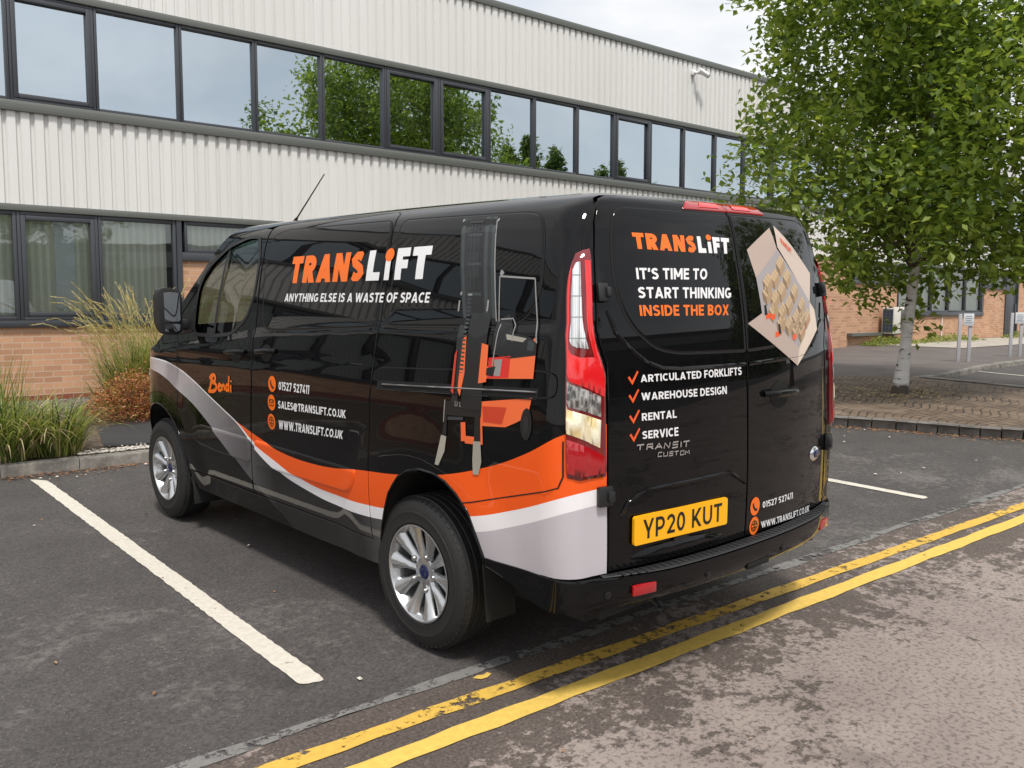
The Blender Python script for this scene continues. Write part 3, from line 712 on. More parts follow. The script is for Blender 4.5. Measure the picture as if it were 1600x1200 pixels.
def badge(word, x0, x1, t0, t1, tb0, tb1, w):
    n = len(word); ws = [.42 if ch == 'I' else 1.0 for ch in word]; u_ = (x1-x0)/sum(ws)
    for k, ch in enumerate(word):
        a = x0+u_*sum(ws[:k]); cw = u_*ws[k]; s = k/max(1, n-1); strokes(mb, RE, LET[ch], a+cw*.08, a+cw*.86, t0*(1-s)+tb0*s, t1*(1-s)+tb1*s, w)
badge('TRANSIT', -.664, -.381, .998, 1.017, .984, 1.006, .0055); badge('CUSTOM', -.562, -.385, .963, .978, .954, .969, .0042)
orient(mb.build('model_badge', M_CHROME, ld, fixn=False))
# oval emblem
mb = MB(); P = RE[0]
ell = lambda c, a, b, n=32: [(c[0]+a*math.cos(2*math.pi*k/n), c[1]+b*math.sin(2*math.pi*k/n)) for k in range(n)]
em = bulge(ell((.635, .815), .062, .034), van, 'emblem', .012, M_CHROME)
bulge(ell((.635, .815), .050, .025), em, 'emblem_face', .0155, M_BLUE)
for k, q in enumerate(([(.607, .806), (.612, .826), (.626, .828)], [(.606, .817), (.618, .818)], [(.623, .812), (.629, .817), (.634, .811), (.628, .806), (.623, .812)], [(.638, .806), (.640, .817), (.646, .816)], [(.661, .826), (.658, .806), (.650, .808), (.650, .815), (.658, .816)])): flat_line(mb, RE, q, .0032, .0168+.0002*k)
orient(mb.build('emblem_script', M_CHROME, em, fixn=False))
grip('door_handle', RE, (.120, 1.146), (.388, 1.137), rd, depth=.04, h_=.034, mat=M_BLACK)
# corrugated-box picture on the right rear door
M_CARD = [Mat('card_light', (.60, .49, .42), .35), Mat('card_mid', (.47, .37, .32), .35), Mat('card_grey', (.36, .33, .34), .35), Mat('card_pale', (.70, .58, .47), .35), Mat('carton_top', (.56, .40, .24), .35), Mat('carton_side', (.24, .155, .09), .35)]
mb = MB(); o_ = .0054
BX = lambda pts: [tuple(p) for p in pts]
A_, B_, C_, D_, E_, F_, G_, H_, I_, J_ = (.300, 1.872), (.080, 1.757), (.118, 1.64), (.135, 1.55), (.127, 1.494), (.015, 1.450), (.420, 1.244), (.672, 1.400), (.585, 1.56), (.335, 1.76)
flat_poly(mb, RE, [J_, (.302, 1.872), B_, C_, (.18, 1.66)], o_, 1, .06)
flat_poly(mb, RE, [(.34, 1.775), (.345, 1.886), (.66, 1.66), (.60, 1.52)], o_+.0003, 0, .06)
flat_poly(mb, RE, [C_, (.335, 1.765), (.60, 1.53), (.585, 1.40), (.445, 1.325), (.13, 1.49)], o_+.0006, 2, .06)
flat_poly(mb, RE, [(.13, 1.49), F_, (.42, 1.247), (.447, 1.326)], o_+.0009, 1, .06)
flat_poly(mb, RE, [(.447, 1.326), (.42, 1.247), (.672, 1.400), (.655, 1.49), (.60, 1.53), (.585, 1.45)], o_+.0009, 3, .06)
for r_, (x, t, n) in enumerate(((.330, 1.712, 1), (.262, 1.655, 1), (.375, 1.655, 1), (.307, 1.598, 1), (.430, 1.592, 1), (.240, 1.565, 1), (.362, 1.538, 1), (.490, 1.530, 1), (.292, 1.508, 1), (.420, 1.478, 1), (.215, 1.515, 1), (.345, 1.450, 1), (.480, 1.470, 1), (.405, 1.425, 1), (.470, 1.415, 1), (.180, 1.590, 1), (.195, 1.635, 1), (.540, 1.475, 1), (.275, 1.460, 1))):
    w = .052
    T4 = [(x-.030, t-.010), (x+.022, t+.028), (x+.050, t+.004), (x-.002, t-.036)]; lerp = lambda p, q, k: (p[0]+(q[0]-p[0])*k, p[1]+(q[1]-p[1])*k)
    for k in range(3):
        a0, a1 = k/3+.02, (k+1)/3-.02; flat_poly(mb, RE, [lerp(T4[0], T4[1], a0), lerp(T4[0], T4[1], a1), lerp(T4[3], T4[2], a1), lerp(T4[3], T4[2], a0)], o_+.0012+.00001*r_, 4)
    flat_poly(mb, RE, [T4[0], T4[3], (T4[3][0], T4[3][1]-.034), (T4[0][0], T4[0][1]-.034)], o_+.0013+.00001*r_, 5); flat_poly(mb, RE, [T4[3], T4[2], (T4[2][0], T4[2][1]-.034), (T4[3][0], T4[3][1]-.034)], o_+.0014+.00001*r_, 9)
for x, t in ((.175, 1.475), (.245, 1.395), (.40, 1.375), (.215, 1.47)):
    flat_poly(mb, RE, [(x-.02, t-.012), (x+.02, t-.006), (x+.022, t+.014), (x-.015, t+.012)], o_+.0016, 7)
for x, t in ((.16, 1.495), (.265, 1.41)): flat_poly(mb, RE, [(x-.01, t-.014), (x+.012, t-.012), (x+.008, t+.03), (x-.008, t+.028)], o_+.0018, 8)
fit_text(mb, RE, 'TRANSLIFT', [(.378, 1.822), (.372, 1.800), (.475, 1.768), (.468, 1.744)], off=o_+.002, weight=.095, mat=7)
fit_text(mb, RE, 'TRANSLIFT', [(.475, 1.385), (.470, 1.375), (.575, 1.455), (.573, 1.444)], off=o_+.002, weight=.08, mat=7)
orient(mb.build('box_picture', M_CARD+[M_WHITE, M_ORRED, M_INK, Mat('carton_front', (.40, .27, .16), .35)], rd, fixn=False))

# ---- lettering on the side
T_, B__ = lambda y: 1.748+(1.242-y)*.0222, lambda y: 1.610+(1.221-y)*.0206
def sq(y0, y1, hi=1.0, lo=0.0):
    f = lambda y, v: (y+(.013-.006*y)*(v-.5)*2-.008*(1-v), B__(y)*(1-v)+T_(y)*v)
    return [f(y0, hi), f(y0, lo), f(y1, hi), f(y1, lo)]
letters('company_name', SL, [('TRANS', sq(1.230, .520), .135, 1, .12, .93), ('L', sq(.503, .385), .135, 0, .12), ('I', sq(.355, .300, .66), .16, 0, .12), ('dot', ((.318, 1.742), .034, .030), 0, 1), ('F', sq(.272, .150), .135, 0, .12), ('T', sq(.145, -.008), .135, 0, .12)], off=.0054)
letters('tagline', SL, [('ANYTHING ELSE IS A WASTE OF SPACE', [(1.248, 1.555), (1.251, 1.513), (-.035, 1.578), (-.032, 1.533)], .098, 0)], off=.0054)
letters('contact_line', SL, [('01527 527411', [(1.218, 1.092), (1.218, 1.048), (.892, 1.101), (.897, 1.055)], .098, 0)])
letters('contact_line', SL, [('SALES@TRANSLIFT.CO.UK', [(1.226, .989), (1.228, .944), (.544, 1.013), (.544, .970)], .10, 0)])
letters('contact_line', SL, [('WWW.TRANSLIFT.CO.UK', [(1.225, .885), (1.229, .836), (.569, .911), (.578, .869)], .10, 0)])
for c, k in (((1.293, 1.073), 'phone'), ((1.300, .971), 'mail'), ((1.308, .866), 'web')): icon('contact_icon', SL, c, (.043, .043), k)
# brush-script wordmark on the front door
def smooth_open(p, it=2):
    for _ in range(it):
        q = [p[0]]
        for a, b in zip(p[:-1], p[1:]): q += [(a[0]*.75+b[0]*.25, a[1]*.75+b[1]*.25), (a[0]*.25+b[0]*.75, a[1]*.25+b[1]*.75)]
        p = q+[p[-1]]
    return p
mb = MB(); ox, ot_, sx_, st_ = 2.118, .948, -.325, .105
SCR = [([(.00, .02), (.06, .16), (.13, .62), (.19, .98)], .024), ([(.06, .80), (.14, 1.0), (.27, 1.04), (.33, .86), (.27, .66), (.15, .60), (.30, .58), (.37, .38), (.31, .14), (.16, .06), (.02, .10)], .022),
       ([(.42, .32), (.51, .40), (.54, .50), (.48, .54), (.43, .40), (.43, .22), (.49, .14), (.57, .20)], .018), ([(.58, .52), (.60, .16)], .018), ([(.60, .34), (.65, .50), (.70, .48), (.70, .18)], .018),
       ([(.86, .50), (.80, .52), (.76, .36), (.78, .18), (.84, .20), (.87, .34)], .018), ([(.90, 1.0), (.88, .50), (.88, .18), (.91, .16)], .018), ([(.97, .52), (.965, .18), (1.0, .18)], .018), ([(.985, .68), (.985, .76)], .022)]
for k, (q, w) in enumerate(SCR):
    pts = [(ox+sx_*a, ot_+st_*b+.02*(a)) for a, b in q]; pts = smooth_open(pts)
    flat_line(mb, SL, pts, w, .0024+.0002*k)
orient(mb.build('door_wordmark', M_ORANGE, front, fixn=False))

# ---- forklift picture on the rear quarter
M_F = [Mat('print_steel', (.038, .047, .050), .3), Mat('print_dark', (.012, .0125, .0135), .35), Mat('print_orange', (.82, .15, .045), .3), Mat('print_orange_deep', (.55, .05, .02), .3), Mat('print_fork', (.33, .315, .27), .3), Mat('print_line', (.27, .265, .26), .3), Mat('print_mid', (.019, .021, .022), .35), Mat('print_red', (.62, .03, .02), .3)]
mb = MB(); o1, o2, o3, o4 = .0053, .0056, .0059, .0062
fp = lambda pts, mat, off=o1, sub=.08: flat_poly(mb, SL, pts, off, mat, sub)
fp([(-.150, 1.895), (-.212, 1.898), (-.330, 1.47), (-.275, 1.47)], 6, o1)          # mast channels
fp([(-.160, 1.894), (-.178, 1.896), (-.297, 1.47), (-.280, 1.47)], 0, o2)
fp([(-.212, 1.898), (-.306, 1.898), (-.415, 1.47), (-.330, 1.47)], 1, o1)
fp([(-.225, 1.85), (-.290, 1.85), (-.345, 1.64), (-.28, 1.64)], 6, o2)
fp([(-.306, 1.898), (-.375, 1.896), (-.482, 1.47), (-.415, 1.47)], 0, o1)
fp([(-.330, 1.896), (-.350, 1.896), (-.458, 1.47), (-.436, 1.47)], 6, o2)
fp([(-.376, 1.880), (-.382, 1.878), (-.486, 1.47), (-.480, 1.47)], 5, o2)
M_HOSE = 5
for k in range(6): fp([(-.212-.014*k, 1.88-.06*k), (-.300-.014*k, 1.88-.06*k), (-.302-.014*k, 1.868-.06*k), (-.214-.014*k, 1.868-.06*k)], 0 if k % 2 else 1, o3, None)
flat_line(mb, SL, [(-.235, 1.86), (-.275, 1.70), (-.30, 1.60)], .004, o4, 0); flat_line(mb, SL, [(-.255, 1.86), (-.295, 1.70), (-.322, 1.60)], .004, o4, 0)
for y_, t_ in ((-.165, 1.885), (-.39, 1.878), (-.475, 1.662), (-.245, 1.575)): flat_disc(mb, SL, (y_, t_), .006, .008, o4+.0002, 5, 10)
fp([(-.262, 1.47), (-.300, 1.47), (-.300, 1.12), (-.262, 1.12)], 6, .0024); fp([(-.330, 1.50), (-.450, 1.50), (-.455, 1.12), (-.330, 1.12)], 1, .0054)
for k in range(22):
    t_ = 1.575-.0165*k; s = k/21
    fp([(-.290-.012*s, t_), (-.316-.012*s, t_), (-.316-.012*s, t_-.008), (-.290-.012*s, t_-.008)], 5 if k == 0 else 0, o3, None)
for y_, t_ in ((-.235, 1.525), (-.415, 1.53)): fp([(y_, t_+.022), (y_-.010, t_+.022), (y_-.010, t_-.022), (y_, t_-.022)], 5, o3, None)
fp([(-.305, 1.395), (-.325, 1.410), (-.335, 1.26), (-.318, 1.165), (-.30, 1.19)], 2, o3); fp([(-.262, 1.33), (-.275, 1.35), (-.275, 1.17), (-.258, 1.18)], 3, o3)
fp([(-.425, 1.384), (-.465, 1.378), (-.472, 1.236), (-.425, 1.226)], 2, o3)
fp([(-.425, 1.245), (-.735, 1.270), (-.735, 1.39), (-.725, 1.42), (-.60, 1.335), (-.475, 1.30)], 2, o2)     # tractor upper body
fp([(-.475, 1.33), (-.60, 1.345), (-.60, 1.262), (-.475, 1.25)], 7, o3); fp([(-.51, 1.325), (-.555, 1.33), (-.55, 1.265), (-.515, 1.262)], 5, o4); fp([(-.468, 1.29), (-.52, 1.30), (-.51, 1.26), (-.468, 1.262)], 1, o4)
fp([(-.490, 1.475), (-.56, 1.50), (-.60, 1.43), (-.70, 1.42), (-.735, 1.40), (-.735, 1.355), (-.60, 1.335), (-.49, 1.345)], 1, o3)
fp([(-.56, 1.425), (-.68, 1.415), (-.66, 1.40), (-.57, 1.405)], 4, o4, None); fp([(-.69, 1.41), (-.725, 1.405), (-.72, 1.37), (-.685, 1.372)], 0, o4, None)
fp([(-.435, 1.155), (-.735, 1.200), (-.72, 1.13), (-.66, 1.10), (-.60, 1.075), (-.45, 1.062)], 2, .0030)   # lower body, under the rail
fp([(-.46, 1.14), (-.60, 1.15), (-.58, 1.085), (-.47, 1.08)], 3, .0036)
el = [(-.715+.030*math.cos(q), 1.100+.060*math.sin(q)) for q in np.linspace(0, 2*math.pi, 26, endpoint=False)]; fp(el, 1, .0042, None)
el = [(-.715+.016*math.cos(q), 1.100+.034*math.sin(q)) for q in np.linspace(0, 2*math.pi, 20, endpoint=False)]; fp(el, 6, .0046, None)
for q, w in (([(-.500, 1.47), (-.470, 1.645)], .006), ([(-.470, 1.645), (-.672, 1.636)], .007), ([(-.672, 1.636), (-.735, 1.40)], .006), ([(-.515, 1.46), (-.500, 1.30)], .006), ([(-.51, 1.48), (-.58, 1.485), (-.60, 1.46), (-.60, 1.40)], .005), ([(-.475, 1.65), (-.485, 1.665)], .02)):
    flat_line(mb, SL, q, w, o4+.0004, 5)
fp([(-.215, 1.135), (-.455, 1.155), (-.455, 1.095), (-.225, 1.08)], 1, .0032); flat_line(mb, SL, [(-.222, 1.142), (-.218, 1.05)], .006, .0040, 5)
for y_ in (-.290, -.320): flat_line(mb, SL, [(y_, 1.142), (y_, 1.125), (y_-.014, 1.125), (y_-.014, 1.143)], .004, .0042, 5)
fp([(-.245, 1.075), (-.345, 1.085), (-.345, 1.072), (-.245, 1.062)], 0, .0040)
for y_ in (-.330, -.435): fp([(y_, 1.062), (y_-.03, 1.065), (y_-.035, .99), (y_-.005, .985)], 2, .0036)
fp([(-.355, 1.01), (-.43, 1.015), (-.435, .985), (-.36, .98)], 2, .0036)
fp([(-.222, 1.08), (-.240, 1.082), (-.238, .995), (-.210, .990)], 1, .0034); fp([(-.418, 1.12), (-.450, 1.12), (-.457, .99), (-.415, .985)], 1, .0038)
fp([(-.206, .994), (-.240, .992), (-.235, .93), (-.200, .866), (-.176, .868), (-.192, .93)], 4, .0036); fp([(-.412, .996), (-.456, 1.0), (-.462, .92), (-.447, .866), (-.415, .862), (-.408, .92)], 4, .0040)
orient(mb.build('forklift_picture', M_F, van, fixn=False))
# ---- rear lamps: a band that wraps the corner, rows run from the side edge to the door seam
LS = spl([.905, .93, 1.0, 1.033, 1.2, 1.353, 1.6, 1.66, 1.745], [-.955, -.935, -.905, -.897, -.880, -.866, -.828, -.822, -.818])   # side edge (y)
LR = spl([.905, .93, 1.0, 1.2, 1.30, 1.345, 1.42, 1.60, 1.70, 1.745], [.800, .798, .798, .796, .793, .806, .828, .818, .806, .802])       # seam edge (|x|)
def lampP(a, t, off, sg):
    """a in 0..1 across the lamp, measured along the body contour"""
    tj = t; yj, xj = yjoin(tj), xjoin(tj); ys = float(LS(t)); xr = float(LR(t))+(.062 if sg > 0 else 0)
    l1 = max(ys-yj, 0)+.078; l2 = max(xj-xr, .0)+.01; L = l1+l2; d = a*L
    if d <= l1:
        k = d/l1; y = ys+(yj-ys)*k; S = (SL if sg < 0 else SR)[0]; p = S(np.array([y]), np.array([t]), off)[0]
    else:
        k = (d-l1)/l2; x = xj+(xr-xj)*k; p = RE[0](np.array([sg*x]), np.array([t]), off)[0]
    return p
def lamp_patch(name, poly, off, mat, par, sg, rim=.0, step=.05, smooth=True):
    """poly in (a, t') with t' = height"""
    out = resample(poly, .035); V, T, loops = cdt(out, (), .06, [offset_poly(out, .03)] if rim else [])
    L0 = set(loops[0]); vs = [lampP(min(max(a, 0), 1), t, off-(rim if i in L0 else 0), sg) for i, (a, t) in enumerate(V)]
    fs = [tuple(t) for t in T]; o = mesh(name, vs, fs, mat, par, smooth=True)
    b = bmesh.new(); b.from_mesh(o.data); b.normal_update()
    out_ = sum((f.normal.dot(Vector((sg, -1, 0))) for f in b.faces))
    if out_ < 0: bmesh.ops.reverse_faces(b, faces=b.faces[:])
    b.to_mesh(o.data); b.free(); return o
for sg in (-1, 1):
    H = [(0, .96), (0, 1.1), (0, 1.3), (0, 1.5), (0, 1.62), (.04, 1.66), (.14, 1.70), (.40, 1.728), (1, 1.747), (1, 1.5), (1, 1.3), (1, 1.1), (1, .91), (.55, .907), (.3, .92)]
    lamp = lamp_patch('rear_lamp', H, .012, M_DRED, van, sg, rim=.014)
    lamp_patch('lens', [(.10, .965), (.06, 1.03), (.10, 1.09), (.86, 1.005), (.94, .99), (.94, .93), (.5, .925)], .016, M_RED, lamp, sg, rim=.003)
    lamp_patch('lens', [(.34, 1.415), (.33, 1.665), (.52, 1.69), (.70, 1.695), (.74, 1.385), (.55, 1.39)], .0165, M_CLEAR, lamp, sg, rim=.003)
    lamp_patch('lens', [(.08, 1.60), (.12, 1.655), (.25, 1.685), (.26, 1.385), (.55, 1.355), (.82, 1.355), (.80, 1.70), (.94, 1.70), (.95, 1.385), (.95, 1.21), (.12, 1.295)], .016, M_RED2, lamp, sg, rim=.003)
    lamp_patch('lens', [(.15, 1.197), (.15, 1.282), (.88, 1.212), (.88, 1.137)], .0165, M_REV, lamp, sg, rim=.003)
    lamp_patch('lens', [(.15, 1.186), (.88, 1.126), (.85, 1.025), (.15, 1.105)], .0170, M_WARM, lamp, sg, rim=.003)
# high-level brake light
bk = panel('brake_light', RE, smooth_poly([(-.290, 1.950), (-.235, 2.026), (.245, 2.026), (.300, 1.950)], .012), M_RED, van, step=.04, off=.007, edge=.008, roll=.005, flange=.008)
strip('lens_seam', RE, [(.0, 1.955), (.0, 2.022)], .006, .0085, M_DRED, bk)
panel('lens', RE, smooth_poly([(-.19, 1.968), (-.16, 2.010), (-.05, 2.010), (-.05, 1.968)], .006), M_RED2, bk, step=.05, off=.0085, edge=.002, roll=.001, flange=.001)
panel('lens', RE, smooth_poly([(.19, 1.968), (.16, 2.010), (.05, 2.010), (.05, 1.968)], .006), M_RED2, bk, step=.05, off=.0085, edge=.002, roll=.001, flange=.001)
# hinges
for x, t, w, h_ in ((-.812, .843, .062, .075), (-.782, 1.585, .045, .068), (.812, .843, .062, .075), (.782, 1.585, .045, .068)):
    p = RE[0](np.array([x]), np.array([t]), .012)[0]; n = RE[1](np.array([x]), np.array([t]))[0]
    rot = Vector(n).to_track_quat('-Y', 'Z').to_matrix(); mb = MB()
    mb.cbox(p, (w, .022, h_), .005, rot); mb.cbox(Vector(p)+Vector(n)*.012+rot @ Vector((.018*(1 if x < 0 else -1), 0, 0)), (w*.45, .022, h_*.55), .005, rot)
    mb.build('door_hinge', M_TRIM, van, smooth=35)

# ---- rear bumper: loft along the contour
def contour(t, y0=-.485):
    pts = []
    yj, xj = yjoin(t), xjoin(t)
    for y in np.linspace(y0, yj, 12): pts.append((SL[0](np.array([y]), np.array([t]))[0], SL[1](np.array([y]), np.array([t]))[0]))
    for x in np.concatenate([np.linspace(-xj, -.78, 5)[1:], np.linspace(-.78, .78, 33)[1:-1], np.linspace(.78, xj, 5)[:-1]]): pts.append((RE[0](np.array([x]), np.array([t]))[0], RE[1](np.array([x]), np.array([t]))[0]))
    for y in np.linspace(yj, y0, 12): pts.append((SR[0](np.array([y]), np.array([t]))[0], SR[1](np.array([y]), np.array([t]))[0]))
    return pts
ct = contour(.56)
def loft(name, prof, mat, par, i0=0, i1=None, taper=0.0):
    seg = ct[i0:i1]; vs = []; fs = []; n = len(prof)
    for k, (p, nn) in enumerate(seg):
        nn = np.array([nn[0], nn[1], 0]); nn /= np.linalg.norm(nn)
        back = abs(nn[1])
        for (o_, z) in prof:
            oo = o_*(1-taper*(1-back)) if o_ > 0 else o_; oo *= (1-.8*float(sst(.50, .93, abs(p[0])))) if o_ > 0 else 1; rise = (1-.72*float(sst(-.84, -.46, p[1]))) if taper else 1
            vs.append((p[0]+nn[0]*oo, p[1]+nn[1]*oo, prof[0][1]+(z-prof[0][1])*rise))
    for k in range(len(seg)-1):
        for j in range(n-1): q = k*n+j; fs.append((q, q+n, q+n+1, q+1))
    o = mesh(name, vs, fs, mat, par); b = bmesh.new(); b.from_mesh(o.data); bmesh.ops.recalc_face_normals(b, faces=b.faces); b.to_mesh(o.data); b.free()
    o.data.polygons.foreach_set('use_smooth', [True]*len(o.data.polygons)); o.data.set_sharp_from_angle(angle=R(38)); return o
bump = loft('rear_bumper', [(-.10, .535), (.004, .537), (.052, .535), (.064, .530), (.066, .518), (.064, .48), (.056, .450), (.040, .425), (.012, .408), (-.12, .400)], M_BLACK, van, taper=.80)
step_ = loft('bumper_step', [(.0, .5395), (.004, .5415), (.058, .5405), (.064, .537)], M_TRIM2, bump, 14, len(ct)-14, taper=0)
mb = MB()
for x in np.linspace(-.74, .74, 46):
    p = RE[0](np.array([x]), np.array([.56]))[0]; n = RE[1](np.array([x]), np.array([.56]))[0]; n[2] = 0
    rot = Vector(n).to_track_quat('-Y', 'Z').to_matrix(); mb.cbox(Vector(p)+Vector(n)*.030+Vector((0, 0, -p[2]+.5425)), (.012, .044, .006), .002, rot)
mb.build('tread_ribs', M_TRIM2, bump, smooth=40)
def on_bumper(x, z, o_):
    p = RE[0](np.array([x]), np.array([.56]))[0]; n = RE[1](np.array([x]), np.array([.56]))[0]; n[2] = 0; n = Vector(n).normalized()
    return Vector((p[0], p[1], z))+n*o_, n
boff = lambda x: .064*(1-.8*float(sst(.50, .93, abs(x))))-.003
for x in (-.655, .655):
    mb = MB(); p, n = on_bumper(x, .476, boff(x)+.0045); rot = n.to_track_quat('-Y', 'Z').to_matrix(); mb.cbox(p, (.112, .016, .042), .005, rot); mb.build('reflector', M_RED, bump, smooth=40)
for x in (-.80, -.33, .20, .74):
    p, n = on_bumper(x, .470, boff(x)+.002); mb = MB(); mb.tube([p-n*.01, p+n*.004], .013, 16); o = mb.build('parking_sensor', M_TRIM, bump, smooth=40)
    mb = MB(); mb.tube([p, p+n*.0055], .008, 12); mb.build('sensor_face', M_GLOSS, bump, smooth=40)
p, n = on_bumper(.02, .440, .046); mb = MB(); mb.cbox(p, (.16, .03, .028), .008); mb.build('tow_eye_cover', M_GAP, bump, smooth=40)
p, n = on_bumper(-.775, .45, .055)
mb = MB(); mb.tube([(-.50, -.80, .375), (-.505, -.93, .375), (-.525, -.985, .370), (-.540, -1.005, .364)], .013, 14, cap=False); mb.build('exhaust_pipe', M_SATIN, van, smooth=60)
# ---- underside, wheel housings, cab
mb = MB(); mb.box((0, 1.45, .33), (1.50, 4.5, .06)); mb.box((0, -.70, .40), (1.56, .42, .10)); mb.box((0, 1.47, .42), (1.80, 2.05, .22)); mb.box((0, 0, .34), (1.3, .14, .14)); mb.box((0, 2.933, .34), (1.3, .14, .14))
mb.build('underbody', M_UNDER, van)
def liner(poly, sg):
    vs = []; fs = []; n = len(poly)
    for dx in (.0, .34):
        for (y, t) in poly: q = side_(np.array([y]), np.array([t]), sg)[0]; vs.append((q[0]-sg*(.004+dx), q[1], q[2]))
    for i in range(n-1): fs.append((i, i+1, n+i+1, n+i))
    fs.append(tuple(range(n, 2*n))); return vs, fs
for sg in (-1, 1):
    for poly in (ARCH_R, ARCH_F): mb = MB(); mb.add(*liner(poly, sg)); mb.build('wheel_housing', M_DARK, van, fixn=False)
# arch lips
for sg, S in ((-1, SL), (1, SR)):
    ridge('arch_lip', S, ARCH_R, .007, M_BLACK, van, off=-.002); ridge('arch_lip', S, ARCH_F, .007, M_BLACK, van, off=-.002)
mb = MB(); mb.box((0, 1.50, 1.10), (1.66, .04, 1.4)); mb.build('bulkhead', M_SEAT, van)
mb = MB(); mb.cbox((0, 2.62, 1.08), (1.72, .55, .28), .06); mb.box((0, 2.1, .62), (1.74, 1.3, .06)); mb.build('dashboard', M_TRIM, van, smooth=40)
seat = None
for x in (-.52, -.08, .5):
    mb = MB(); rt = Matrix.Rotation(R(12), 3, 'X')
    mb.cbox((x, 1.74, 1.10), (.44, .13, .66), .05, rt); mb.cbox((x, 1.66, 1.50), (.26, .09, .19), .035, rt); mb.cbox((x, 1.98, .80), (.46, .50, .16), .05); mb.build('front_seat', M_SEAT, van, smooth=50)
mb = MB(); sw = Matrix.Rotation(R(65), 3, 'X')
mb.tube([Vector((.5, 2.24, 1.10))+sw @ Vector((.19*math.cos(a), .19*math.sin(a), 0)) for a in np.linspace(0, 2*math.pi, 25)], .016, 8, cap=False); mb.build('steering_wheel', M_TRIM, van, smooth=60)
# ---- door mirror (left)
MXC, MYC, MZC, MS = 1.075, 2.50, 1.305, .74
def mirror(sg):
    mb = MB(); bm = bmesh.new()
    prof = [(-.105, .0), (-.11, .33), (.0, .375), (.085, .36), (.10, .30), (.10, .05), (.06, -.02), (-.06, -.03)]
    out = smooth_poly(prof, .05, 4); n = len(out); vs = []; fs = []
    rows = [(-.060, .93), (-.055, 1.0), (.02, 1.0), (.07, .86), (.10, .55), (.11, .1)]
    cx, cz = -.005, .17
    for y, s in rows:
        for (a, b) in out: vs.append((sg*(MXC+MS*(cx+(a-cx)*s)), MYC+y*.8, MZC+MS*(cz+(b-cz)*s)))
    for k in range(len(rows)-1):
        for i in range(n): fs.append((k*n+i, k*n+(i+1) % n, (k+1)*n+(i+1) % n, (k+1)*n+i))
    fs.append(tuple((len(rows)-1)*n+i for i in range(n))); fs.append(tuple(range(n)))
    mb.add(vs, fs); mb.cbox((sg*.985, 2.51, 1.345), (.13, .07, .07), .02)
    o = mb.build('door_mirror', M_TRIM, van, smooth=45)
    for z0, z1, nm in ((.085, .335, 'mirror_glass'), (.0, .065, 'wide_angle_glass')):
        g = smooth_poly([(-.082, z0), (-.085, z1-.01), (.0, z1), (.072, z1-.012), (.078, z0)] if nm == 'mirror_glass' else [(-.07, z0), (-.082, z1), (.078, z1), (.06, z0)], .025, 4)
        m2 = MB(); m2.prism(g, lambda a, b: (sg*(MXC+MS*a), MYC-.0525+(.008*a/.08 if sg < 0 else 0), MZC+MS*b), lambda a, b: (sg*(MXC+MS*a), MYC-.042, MZC+MS*b)); m2.build(nm, M_MIRROR, o)
    # sail at the foot of the pillar
    P = (SL if sg < 0 else SR)
    panel('mirror_mount', P, smooth_poly([(2.405, 1.30), (2.41, 1.47), (2.60, 1.36), (2.64, 1.30), (2.62, 1.27)], .03), M_TRIM, o, step=.05, off=.008, edge=.008, roll=.006, flange=.008)
M_MIRROR = Mat('mirror', (.24, .25, .26), .01, 1.0)
mirror(-1); mirror(1)
for S in (SL, SR):
    panel('headlight', S, smooth_poly([(3.24, .965), (3.46, 1.03), (3.78, .93), (3.76, .80), (3.45, .835)], .03), M_CLEAR, van, step=.04, off=.006, edge=.006, roll=.005, flange=.008)
# ---- aerial on the front of the roof
mb = MB(); a0 = Vector((-.55, 1.80, 1.974)); a1 = a0+Vector((.0, -.36, .25)); mb.tube([a0, a0+(a1-a0)*.06, a0+(a1-a0)*.10, a1], [.012, .009, .0045, .003], 8); mb.build('aerial', M_TRIM, van, smooth=60)

